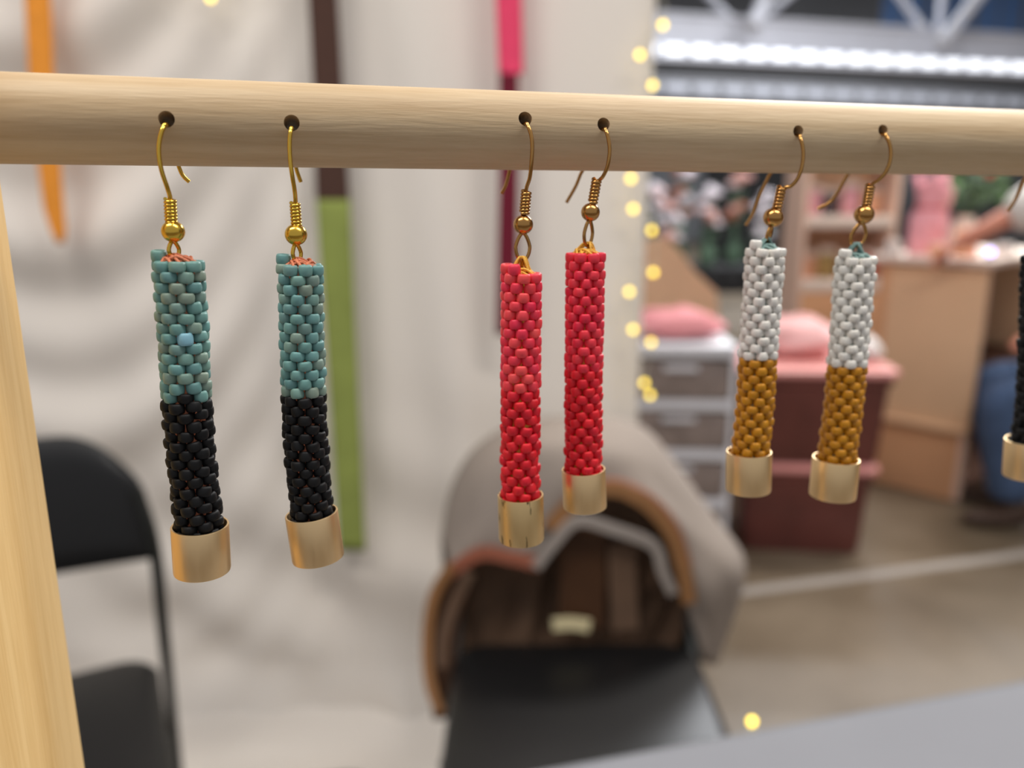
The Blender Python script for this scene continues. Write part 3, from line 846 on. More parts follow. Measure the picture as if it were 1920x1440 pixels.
def flower_bunch(px, py, wpx, kinds, seed, label, dy=0.0):
    rnd = random.Random(seed)
    base = at_y(px, py, FY + 0.25 + dy); base.z = l_.z - 0.01
    t = thing('flower_bunch', base, label, 'flowers', 0, None)
    mesh_obj('vase', *lathe_data([(1e-5, 0), (0.05, 0), (0.06, 0.02), (0.075, 0.10), (0.055, 0.16), (0.06, 0.18), (0.05, 0.18), (0.045, 0.15), (1e-5, 0.1)], 18), 'leaf_grey', t, True, True, 50)
    cz = at_y(px, py, FY + 0.25 + dy).z - base.z
    wr = wpx / FPX * depth(at_y(px, py, FY + 0.25 + dy)) / 2 * 0.7
    for k in range(13):
        a = rnd.uniform(0, 2 * PI); r = wr * math.sqrt(rnd.random()); zz = max(0.2, cz + rnd.uniform(-0.2, 0.16))
        tip = Vector((r * math.cos(a), r * math.sin(a) * 0.6, zz))
        tube('stem', [Vector((0, 0, 0.12)), tip * 0.6 + Vector((0, 0, 0.06)), tip], 0.005, 'leaf_grey', t, 5, local=True)
        # ruffled bloom: three rings of petals
        V = []; F = []
        R_ = rnd.uniform(0.045, 0.07)
        for ring, (rr, zz2, m) in enumerate(((1.0, 0.0, 7), (0.7, 0.02, 6), (0.4, 0.035, 5))):
            for q in range(m):
                b = 2 * PI * q / m + ring * 0.4
                u = Vector((math.cos(b), math.sin(b), 0)); v = Vector((-math.sin(b), math.cos(b), 0))
                o = len(V)
                V += [tip + Vector((0, 0, zz2 * 0.3)), tip + u * R_ * rr * 0.6 - v * R_ * 0.42 * rr + Vector((0, 0, zz2 + 0.012)), tip + u * R_ * rr + Vector((0, 0, zz2 + 0.028)), tip + u * R_ * rr * 0.6 + v * R_ * 0.42 * rr + Vector((0, 0, zz2 + 0.012))]
                F += [(o, o + 1, o + 2), (o, o + 2, o + 3)]
        b_ = mesh_obj('bloom', V, F, rnd.choice(kinds), t, True, True)
        b_.modifiers.new('t', 'SOLIDIFY').thickness = 0.006
    for k in range(6):
        a = rnd.uniform(0, 2 * PI); r = wr * rnd.uniform(0.3, 1.0); zz = max(0.16, cz + rnd.uniform(-0.25, 0.05))
        c = Vector((r * math.cos(a), r * math.sin(a) * 0.6, zz)); u = Vector((math.cos(a), math.sin(a), rnd.uniform(-.5, .4))).normalized(); v = u.orthogonal().normalized()
        mesh_obj('leaf', [c - u * 0.06, c + v * 0.022, c + u * 0.07, c - v * 0.022], [(0, 1, 2, 3)], 'leaf_grey', t, False, True).modifiers.new('t', 'SOLIDIFY').thickness = 0.003
WB, PB_, RB_ = 'bloom_white', 'bloom_pink', 'bloom_rust'
flower_bunch(1226, 378, 46, [WB, WB, PB_], 1, 'loose bunch of white and lilac flowers at the curtain end of the flower table')
flower_bunch(1278, 362, 46, [PB_, RB_, WB], 2, 'mixed bunch of pink and rust flowers on the black-draped table', 0.22)
flower_bunch(1330, 392, 46, [WB, WB, WB, PB_], 3, 'full bunch of white flowers in front of the black screen')
flower_bunch(1258, 428, 40, [WB, PB_], 4, 'low spray of white flowers and grey foliage on the black-draped table', -0.22)
flower_bunch(1382, 372, 46, [RB_, PB_, WB], 5, 'bunch of rust and blush flowers in front of the black screen', 0.22)
flower_bunch(1432, 405, 40, [WB], 6, 'small bunch of white flowers at the pink stall end of the flower table')

# ---- pink stall: shelf unit
SY = 4.3
sl = at_y(1497, 520, SY); sr = at_y(1672, 520, SY)
su = thing('shelf_unit', ((sl.x + sr.x) / 2, SY + 0.16, 0), 'pale pink wooden shelf unit stocked with packets beside the tan counter', 'shelf')
sw_ = sr.x - sl.x; sh_ = 1.55
rounded_box('side_panel', (-sw_ / 2 + 0.012, 0, sh_ / 2), (0.024, 0.32, sh_), 'board_pink', su, 0.003)
rounded_box('side_panel', (sw_ / 2 - 0.012, 0, sh_ / 2), (0.024, 0.32, sh_), 'board_pink', su, 0.003)
rounded_box('back_panel', (0, 0.15, sh_ / 2), (sw_ - 0.05, 0.012, sh_ - 0.01), 'board_tan', su, 0.002)
z_sh = [at_y(1560, 405, SY).z, at_y(1560, 527, SY).z]
rounded_box('shelf_board', (0, -0.005, z_sh[0] - 0.03), (sw_ - 0.05, 0.30, 0.065), 'shelf_cream', su, 0.006)
rounded_box('shelf_board', (0, -0.005, z_sh[1] - 0.03), (sw_ - 0.05, 0.30, 0.065), 'shelf_cream', su, 0.006)
rounded_box('shelf_board', (0, -0.005, sh_ - 0.03), (sw_ - 0.05, 0.30, 0.04), 'shelf_cream', su, 0.006)
rounded_box('front_panel', (0, -0.145, (z_sh[1] - 0.065) / 2), (sw_ - 0.05, 0.02, z_sh[1] - 0.07), 'board_tan_warm', su, 0.003)
def packet(x, y, z, w_, h_, mat, label, rz=0.0):
    """paper packet: pillow body with a crimped header and hang hole tab"""
    t = thing('gift_packet', (x, y, z), label, 'packet', rz)
    V = []; nu_, nv_ = 9, 9
    for s in (-1, 1):
        for i in range(nu_):
            for j in range(nv_):
                u = -1 + 2 * i / (nu_ - 1); v = j / (nv_ - 1)
                e = max(0, (1 - u * u)) * math.sin(PI * v)
                V.append((u * w_ / 2, s * 0.028 * e ** 0.6, v * h_ * 0.8))
    F = grid_faces(nu_, nv_); F = F + [tuple(k + nu_ * nv_ for k in f) for f in F]
    b = mesh_obj('pouch', V, F, mat, t, True, True)
    rounded_box('header_card', (0, 0, h_ * 0.88), (w_, 0.006, h_ * 0.2), 'shelf_cream', t, 0.002)
cx_ = (sl.x + sr.x) / 2
PK = [(-0.172, 0, 0.10, 0.17, 'pack_pink', 'pink packet at the end of the upper stall shelf'), (-0.07, 0, 0.09, 0.15, 'pack_dark', 'dark packet on the upper stall shelf'),
      (0.04, 0, 0.10, 0.19, 'pack_pink', 'tall pink packet on the upper stall shelf beside the dark packet'), (0.16, 0, 0.10, 0.16, 'pack_peach', 'peach packet on the upper stall shelf'),
      (-0.172, 1, 0.10, 0.16, 'pack_peach', 'peach packet at the end of the lower stall shelf'), (-0.06, 1, 0.10, 0.18, 'pack_olive', 'olive tan packet on the lower stall shelf'),
      (0.06, 1, 0.09, 0.15, 'pack_pink', 'small pink packet on the lower stall shelf'), (0.17, 1, 0.10, 0.17, 'pack_red', 'coral red packet on the lower stall shelf')]
for x, r, w_, h_, m, lab in PK:
    packet(cx_ + x, SY + 0.12, z_sh[r] + 0.003, w_, h_, m, lab, random.uniform(-.15, .15))

# ---- tan counter, open on the seller's side
C0 = at_z(1795, 945, 0)
uu = Vector((-0.681, 0.732, 0)); vv = Vector((0.732, 0.681, 0))
CA = math.atan2(vv.y, vv.x)
CH = 0.955; CLn, CWd = 0.40, 1.05
ct = thing('stall_counter', C0, 'tan wooden stall counter with a pale top and an open dark inside', 'counter', CA)
# local frame: +x along vv (right, back), +y along uu (left, back)
rounded_box('end_panel', (0.012, CLn / 2, CH / 2 + 0.14), (0.024, CLn, CH - 0.30), 'board_tan', ct, 0.004)
rounded_box('plinth', (0.03, CLn / 2, 0.155), (0.024, CLn - 0.01, 0.31), 'board_tan_warm', ct, 0.004)
rounded_box('ledge', (0.0, CLn / 2, 0.305), (0.05, CLn, 0.022), 'board_tan', ct, 0.004)
rounded_box('corner_post', (0.022, 0.014, CH / 2), (0.03, 0.028, CH - 0.01), 'board_pink', ct, 0.004)
rounded_box('corner_post', (0.022, CLn - 0.02, CH / 2), (0.05, 0.04, CH - 0.01), 'board_tan_warm', ct, 0.004)
rounded_box('top_board', (CWd / 2 - 0.02, CLn / 2, CH + 0.014), (CWd + 0.04, CLn + 0.05, 0.028), 'shelf_cream', ct, 0.006)
rounded_box('back_panel', (CWd / 2, CLn - 0.012, CH / 2), (CWd - 0.06, 0.02, CH - 0.01), 'board_dark', ct, 0.003)
rounded_box('end_panel', (CWd - 0.012, CLn / 2, CH / 2), (0.024, CLn, CH - 0.01), 'board_tan', ct, 0.004)
rounded_box('inner_shelf', (CWd / 2, CLn / 2 + 0.02, 0.50), (CWd - 0.07, CLn - 0.08, 0.02), 'board_dark', ct, 0.003)
rounded_box('base_board', (CWd / 2, CLn / 2, 0.03), (CWd - 0.06, CLn - 0.02, 0.05), 'board_dark', ct, 0.004)
CM = WM[ct.name]
def on_counter(x, y): return CM @ Vector((x, y, CH + 0.029))
# pink tissue bag
def tissue_bag(loc, w_, h_, mat, label, seed):
    rnd = random.Random(seed)
    t = thing('tissue_bag', loc, label, 'bag', rnd.uniform(0, 1))
    n = 28; V = []; rings = 9
    for j in range(rings):
        f = j / (rings - 1)
        for k in range(n):
            a = 2 * PI * k / n
            r = w_ / 2 * (1 - 0.35 * math.sin(f * PI * 0.9) * (f > 0.5)) * (1 + 0.16 * f * math.sin(k * PI * 0.5 + seed) * (0.4 + f))
            V.append((r * math.cos(a), 0.7 * r * math.sin(a), h_ * f * (1 + 0.10 * f * math.sin(3 * a + seed))))
    F = []
    for j in range(rings - 1):
        for k in range(n):
            F.append((j * n + k, j * n + (k + 1) % n, (j + 1) * n + (k + 1) % n, (j + 1) * n + k))
    F.append(tuple(range(n)))
    mesh_obj('pouch', V, F, mat, t, True, True).modifiers.new('t', 'SOLIDIFY').thickness = 0.003
    tube('ribbon', [(w_ * 0.40 * math.cos(a), w_ * 0.29 * math.sin(a), h_ * 0.62) for a in [2 * PI * i / 20 for i in range(20)]], 0.006, 'pack_red', t, 6, True, True)
tissue_bag(on_counter(0.12, 0.28), 0.14, 0.30, 'pack_pink', 'tall pink tissue bag tied with ribbon on the counter end', 1)
tissue_bag(on_counter(0.27, 0.30), 0.15, 0.25, 'pink_cloth', 'rounder pink tissue bag on the counter beside the leafy bouquet', 2)
tissue_bag(on_counter(0.09, 0.12), 0.09, 0.10, 'pack_peach', 'small peach tissue bag at the front corner of the counter', 3)
def jar(loc, r, h, mat, lid, label):
    t = thing('cosmetic_jar', loc, label, 'jar')
    mesh_obj('glass', *lathe_data([(1e-5, 0), (r * .92, 0), (r, 0.006), (r, h * .75), (r * .8, h * .82), (1e-5, h * .82)], 20), mat, t, True, True, 50)
    mesh_obj('lid', *lathe_data([(1e-5, h * .82), (r * .85, h * .82), (r * .85, h * .98), (r * .8, h), (1e-5, h)], 20), lid, t, True, True, 50)
jar(on_counter(0.0, 0.36), 0.03, 0.06, 'white_cloth', 'shelf_cream', 'white jar at the far edge of the counter end')
jar(on_counter(0.015, 0.20), 0.028, 0.05, 'pack_peach', 'shelf_cream', 'peach jar with a pale lid on the counter end')
jar(on_counter(0.20, 0.16), 0.03, 0.10, 'pack_dark', 'steel_grey', 'dark grey bottle jar in front of the pink tissue bags')
jar(on_counter(0.34, 0.05), 0.035, 0.045, 'white_cloth', 'white_cloth', 'squat white jar beside the reaching hand')
vl = thing('indicator_lamp', on_counter(0.085, 0.03), 'small glowing violet lamp on the counter corner', 'lamp')
mesh_obj('lamp_base', *lathe_data([(1e-5, 0), (0.016, 0), (0.016, 0.008), (0.010, 0.012), (1e-5, 0.012)], 18), 'steel_grey', vl, True, True, 50)
mesh_obj('lamp_dome', *lathe_data([(1e-5, 0.012), (0.011, 0.012), (0.012, 0.020), (0.009, 0.028), (1e-5, 0.032)], 18), 'bulb_violet', vl, True, True)
# leafy bouquet
lb_ = on_counter(0.50, 0.26)
bq = thing('leafy_bouquet', lb_, 'dark green leafy bouquet with a coral bud in a vase on the counter', 'plant')
mesh_obj('vase', *lathe_data([(1e-5, 0), (0.045, 0), (0.055, 0.03), (0.05, 0.10), (0.035, 0.14), (0.04, 0.15), (0.03, 0.15), (1e-5, 0.1)], 20), 'shelf_cream', bq, True, True, 50)
rnd = random.Random(4)
for k in range(90):
    a = rnd.uniform(0, 2 * PI); e = rnd.uniform(-0.3, 1.2); r = 0.15 * rnd.uniform(0.3, 1)
    c = Vector((r * math.cos(a) * math.cos(e), r * math.sin(a) * math.cos(e), 0.24 + 0.16 * math.sin(e) * rnd.uniform(.4, 1)))
    u = Vector((math.cos(a), math.sin(a), rnd.uniform(-0.4, 0.8))).normalized(); v = u.orthogonal().normalized()
    mesh_obj('leaf', [c - u * 0.03, c + v * 0.02, c + u * 0.045, c - v * 0.02], [(0, 1, 2, 3)], 'leaf_green', bq, False, True).modifiers.new('t', 'SOLIDIFY').thickness = 0.0015
for k in range(6):
    a = 2 * PI * k / 6
    tube('stem', [(0, 0, 0.1), (0.04 * math.cos(a), 0.04 * math.sin(a), 0.2), (0.09 * math.cos(a), 0.09 * math.sin(a), 0.32)], 0.004, 'leaf_green', bq, 5, local=True)
mesh_obj('bud', *lathe_data([(1e-5, 0.33), (0.018, 0.34), (0.024, 0.37), (0.016, 0.41), (1e-5, 0.43)], 14, Matrix.Translation((0.02, -0.10, -0.02))), 'pack_red', bq, True, True)

# ---- seated stallholder reaching over the counter
hand_p = at_y(1786, 466, 2.93)
hip = Vector((2.30, 2.72, 0.50)); knee = at_y(1872, 745, 2.76)
pr = thing('person', (hip.x, hip.y, 0), 'seated person in a white top and blue jeans reaching onto the counter', 'person')
def skin_body(name, verts, edges, radii, root, mat, lev=2):
    inv = WM[pr.name].inverted()
    me = bpy.data.meshes.new(name)
    me.from_pydata([tuple(inv @ Vector(v)) for v in verts], edges, [])
    o = link(name, me, pr)
    o.modifiers.new('skin', 'SKIN')
    sk = me.skin_vertices[0].data
    for i, r in enumerate(radii):
        sk[i].radius = (r, r) if not isinstance(r, tuple) else r
        sk[i].use_root = (i == root)
    s = o.modifiers.new('sub', 'SUBSURF'); s.levels = lev; s.render_levels = lev
    bpy.context.view_layer.update()
    nm_ = bpy.data.meshes.new_from_object(o.evaluated_get(bpy.context.evaluated_depsgraph_get()))
    o.modifiers.clear(); o.data = nm_
    for p in nm_.polygons: p.use_smooth = True
    nm_.materials.clear(); nm_.materials.append(MATS[mat])
    return o
chest = hip + Vector((-0.08, 0.05, 0.42)); neck = hip + Vector((-0.12, 0.06, 0.57)); headc = hip + Vector((-0.17, 0.07, 0.76))
# near arm (its left) and far arm
shL = hip + Vector((-0.12, -0.11, 0.53)); shR = hip + Vector((-0.07, 0.23, 0.52))
elL = at_y(1962, 368, 2.80); wrL = at_y(1838, 436, 2.86)
wdir = (hand_p - wrL).normalized()
palm = wrL + wdir * 0.07
elR = shR + Vector((0.02, 0.08, -0.26)); wrR = elR + Vector((-0.16, -0.10, -0.06)); paR = wrR + Vector((-0.07, -0.01, -0.01))
V = [hip + Vector((0, 0, 0.10)), chest, neck, headc + Vector((0, 0, -0.07)), headc, headc + Vector((0.0, 0, 0.07)),
     shL, elL, wrL, palm, shR, elR, wrR, paR]
E = [(0, 1), (1, 2), (2, 3), (3, 4), (4, 5), (1, 6), (6, 7), (7, 8), (8, 9), (1, 10), (10, 11), (11, 12), (12, 13)]
R_ = [0.12, 0.13, 0.055, 0.075, 0.095, 0.085, 0.05, 0.046, 0.034, (0.044, 0.024), 0.05, 0.042, 0.028, (0.040, 0.018)]
up = Vector((0, 0, 1))
def add_hand(wi, pa, d):
    side = d.cross(up).normalized()
    for k, (off, ln_) in enumerate(((-0.030, 0.075), (-0.010, 0.085), (0.010, 0.08), (0.030, 0.062))):
        b = len(V)
        p0 = V[pa] + side * off + d * 0.03
        V.extend([p0, p0 + d * ln_ * 0.5 + up * 0.004, p0 + d * ln_ * 0.85 - up * 0.016, p0 + d * ln_ - up * 0.032])
        R_.extend([0.0095, 0.009, 0.008, 0.007])
        E.extend([(pa, b), (b, b + 1), (b + 1, b + 2), (b + 2, b + 3)])
    b = len(V); p0 = V[wi].lerp(V[pa], 0.6) - side * 0.035
    V.extend([p0 + d * 0.015, p0 - side * 0.02 + d * 0.045 - up * 0.008, p0 - side * 0.02 + d * 0.07 - up * 0.016]); R_.extend([0.012, 0.010, 0.008])
    E.extend([(pa, b), (b, b + 1), (b + 1, b + 2)])
add_hand(8, 9, wdir); add_hand(12, 13, (paR - wrR).normalized())
body = skin_body('body', V, E, R_, 0, 'skin')
# clothes
kneeR = knee + Vector((0.10, 0.26, 0.02)); an = at_z(1890, 985, 0) + Vector((0.0, 0, 0.09)); anR = an + Vector((0.12, 0.24, 0))
hl = hip + Vector((0, -0.09, 0.0)); hr_ = hip + Vector((0, 0.10, 0.0))
V = [hip + Vector((0, 0, 0.10)), hip, hl, knee.lerp(hl, 0.5), knee, knee.lerp(an, 0.5) + Vector((0.02, 0, 0)), an, hr_, kneeR.lerp(hr_, 0.5), kneeR, kneeR.lerp(anR, 0.5), anR]
E = [(0, 1), (1, 2), (2, 3), (3, 4), (4, 5), (5, 6), (1, 7), (7, 8), (8, 9), (9, 10), (10, 11)]
skin_body('jeans', V, E, [0.15, 0.15, 0.115, 0.11, 0.105, 0.10, 0.085, 0.105, 0.098, 0.082, 0.076, 0.072], 0, 'jeans_blue')
cuffL = elL.lerp(wrL, 0.66); cuffR = elR.lerp(wrR, 0.4)
V = [hip + Vector((0, 0, 0.04)), hip + Vector((-0.02, 0.02, 0.2)), chest, neck + Vector((0, 0, -0.03)), shL, elL, cuffL, shR, elR, cuffR]
E = [(0, 1), (1, 2), (2, 3), (2, 4), (4, 5), (5, 6), (2, 7), (7, 8), (8, 9)]
skin_body('white_top', V, E, [0.17, 0.16, 0.155, 0.075, 0.09, 0.10, 0.088, 0.08, 0.07, 0.065], 0, 'shirt_white')
fdir = Vector((-1, 0.05, 0)).normalized()
V_, F_ = [], []
def ell(c, s, n=16, m=24):
    V = []; F = []
    for i in range(n + 1):
        th = PI * i / n
        for k in range(m):
            a = 2 * PI * k / m
            V.append(c + Vector((s[0] * math.sin(th) * math.cos(a), s[1] * math.sin(th) * math.sin(a), s[2] * math.cos(th))))
    for i in range(n):
        for k in range(m): F.append((i * m + k, i * m + (k + 1) % m, (i + 1) * m + (k + 1) % m, (i + 1) * m + k))
    return V, F
mesh_obj('hair', *merge(ell(headc + Vector((0.03, 0, 0.045)), (0.105, 0.10, 0.105)), ell(headc + Vector((0.085, 0, -0.02)), (0.06, 0.085, 0.12))), 'hair_brown', pr)
for s in (-1, 1):
    mesh_obj('eye', *ell(headc + Vector((-0.086, s * 0.032, 0.0)), (0.012, 0.014, 0.009), 8, 12), 'eye_dark', pr)
    mesh_obj('ear', *ell(headc + Vector((0.0, s * 0.094, -0.005)), (0.018, 0.01, 0.03), 8, 12), 'skin', pr)
mesh_obj('nose', *ell(headc + Vector((-0.098, 0, -0.025)), (0.018, 0.012, 0.022), 8, 12), 'skin', pr)
mesh_obj('mouth', *ell(headc + Vector((-0.080, 0, -0.062)), (0.012, 0.024, 0.006), 8, 12), 'rust_leather', pr)
for a_ in (an, anR):
    mesh_obj('shoe', *merge(ell(Vector((a_.x - 0.05, a_.y, 0.035)), (0.13, 0.046, 0.035)), ell(Vector((a_.x + 0.02, a_.y, 0.06)), (0.055, 0.045, 0.05))), 'shoe_brown', pr)
st = thing('stool', (hip.x + 0.03, hip.y, 0), 'round brown stool under the seated person', 'stool')
mesh_obj('seat', *lathe_data([(1e-5, 0.34), (0.17, 0.34), (0.18, 0.35), (0.18, 0.365), (0.17, 0.375), (1e-5, 0.375)], 32), 'board_tan_warm', st, True, True, 50)
for k in range(4):
    a = PI / 4 + k * PI / 2
    tube('leg', [(0.12 * math.cos(a), 0.12 * math.sin(a), 0.345), (0.17 * math.cos(a), 0.17 * math.sin(a), 0.0)], 0.014, 'board_tan_warm', st, 10, local=True)

# ================================================================== EARRING STAND
DROD = 0.016; RR = DROD / 2
DL, DR = FPX * DROD / 165.0, FPX * DROD / 117.5
RA = at_d(0, 222, DL); RB = at_d(1920, 269, DR)
RZ = (RA.z + RB.z) / 2; RA.z = RB.z = RZ
rdir = (RB - RA).normalized(); RANG = math.atan2(rdir.y, rdir.x)
rback = Vector((-rdir.y, rdir.x, 0))
def solve_rod(px, off=0.0, dz=0.0):
    """distance along the rod (from RA) of the point that the photograph shows at column px"""
    lo, hi = -0.3, 0.6
    for _ in range(60):
        m_ = (lo + hi) / 2
        if proj(RA + rdir * m_ + rback * off + Vector((0, 0, dz)))[0] < px: lo = m_
        else: hi = m_
    return lo
s_post = None
PD = 0.048                                      # post depth
# inner face of the post: its rear edge passes the photograph point (3, 310)
lo, hi = -0.08, 0.05
for _ in range(50):
    m_ = (lo + hi) / 2
    p = RA + rdir * m_ + rback * (PD / 2)
    x_, y_ = proj(Vector((p.x, p.y, RZ - 0.011)))
    if x_ < 3: lo = m_
    else: hi = m_
s_post = lo
S_END = solve_rod(2480)
base = RA + rdir * s_post
stand = thing('earring_stand', (base.x, base.y, 0.7415), 'pale wooden earring stand with a drilled dowel rail between upright posts', 'stand', RANG)
ZL = RZ - 0.7415
LEN = S_END - s_post
def cyl_bm(r, x0, x1, seg, y=0, z=0):
    b = bmesh.new()
    bmesh.ops.create_cone(b, cap_ends=True, segments=seg, radius1=r, radius2=r, depth=x1 - x0)
    bmesh.ops.transform(b, matrix=Matrix.Translation(((x0 + x1) / 2, y, z)) @ Matrix.Rotation(PI / 2, 4, 'Y'), verts=b.verts)
    return b
TILT = 0.16                                     # the holes are drilled slightly downwards to the back
HOLES = [(312, 223), (547, 230), (985, 222), (1132, 233), (1497, 246), (1656, 244), (1992, 252)]
HR = [0.00142, 0.00145, 0.00142, 0.00138, 0.0013, 0.0013, 0.0013]
rail = bm_obj('dowel_rail', cyl_bm(RR, -0.01, LEN + 0.01, 128, 0, ZL), 'rod_wood', stand)
cut = bmesh.new()
holes = []
for (hx, hy), hr in zip(HOLES, HR):
    # front point of the rod at that column
    dz_ = 0.0
    for _ in range(6):
        s_ = solve_rod(hx, -math.sqrt(max(1e-9, RR * RR - dz_ * dz_)), dz_)
        p = RA + rdir * s_ - rback * math.sqrt(RR * RR - dz_ * dz_) + Vector((0, 0, dz_))
        dz_ += (proj(p)[1] - hy) / FPX * depth(p)
        dz_ = max(-0.004, min(0.004, dz_))
    holes.append((s_, dz_, p.copy(), hr))
    M_ = Matrix.Translation((s_ - s_post, 0, ZL + dz_ - TILT * RR)) @ Matrix.Rotation(PI / 2 - math.atan(TILT), 4, 'X')
    bmesh.ops.create_cone(cut, cap_ends=True, segments=24, radius1=hr, radius2=hr, depth=0.04, matrix=M_)
cm = bpy.data.meshes.new('cut'); cut.to_mesh(cm); cut.free()
co = bpy.data.objects.new('cut', cm); COL.objects.link(co); co.parent = stand
md = rail.modifiers.new('b', 'BOOLEAN'); md.object = co; md.operation = 'DIFFERENCE'; md.solver = 'EXACT'
bpy.context.view_layer.update()
dg = bpy.context.evaluated_depsgraph_get()
nm = bpy.data.meshes.new_from_object(rail.evaluated_get(dg))
rail.modifiers.clear(); rail.data = nm
for p_ in nm.polygons: p_.use_smooth = True
nm.set_sharp_from_angle(angle=math.radians(35))
if not nm.materials: nm.materials.append(MATS['rod_wood'])
bpy.data.objects.remove(co); bpy.data.meshes.remove(cm)
PW = 0.034
for x_ in (-PW / 2, LEN + PW / 2):
    box('post', (x_, 0, (ZL + 0.03) / 2 + 0.006), (PW, PD, ZL + 0.03 - 0.012), 'post_wood', stand, 0.0008, 2)
    box('foot', (x_, 0, 0.007), (PW, 0.16, 0.014), 'post_wood', stand, 0.002, 2)
box('base_bar', (LEN / 2, 0, 0.007), (LEN - 0.002, 0.03, 0.012), 'post_wood', stand, 0.002, 2)

# ================================================================== EARRINGS
def bead_mesh(name, r, h, mat, seg=16):
    """rounded seed bead with its hole along local z"""
    prof = []
    ri = r * 0.30
    n = 14; e = 2.7
    for k in range(n):
        a = 2 * PI * k / n
        c, s = math.cos(a), math.sin(a)
        x = math.copysign(abs(c) ** (2 / e), c); y = math.copysign(abs(s) ** (2 / e), s)
        prof.append(((r + ri) / 2 + x * (r - ri) / 2, y * h / 2))
    V, F = lathe_data(prof, seg, close_loop=True)
    me = bpy.data.meshes.new(name)
    me.from_pydata([tuple(v) for v in V], [], F)
    bm = bmesh.new(); bm.from_mesh(me); bmesh.ops.recalc_face_normals(bm, faces=bm.faces); bm.to_mesh(me); bm.free()
    for p in me.polygons: p.use_smooth = True
    me.materials.append(MATS[mat])
    return me

def frame_from(p, zaxis, xhint):
    z = zaxis.normalized(); x = (xhint - z * xhint.dot(z)).normalized(); y = z.cross(x)
    M = Matrix((x, y, z)).transposed().to_4x4(); M.translation = p
    return M

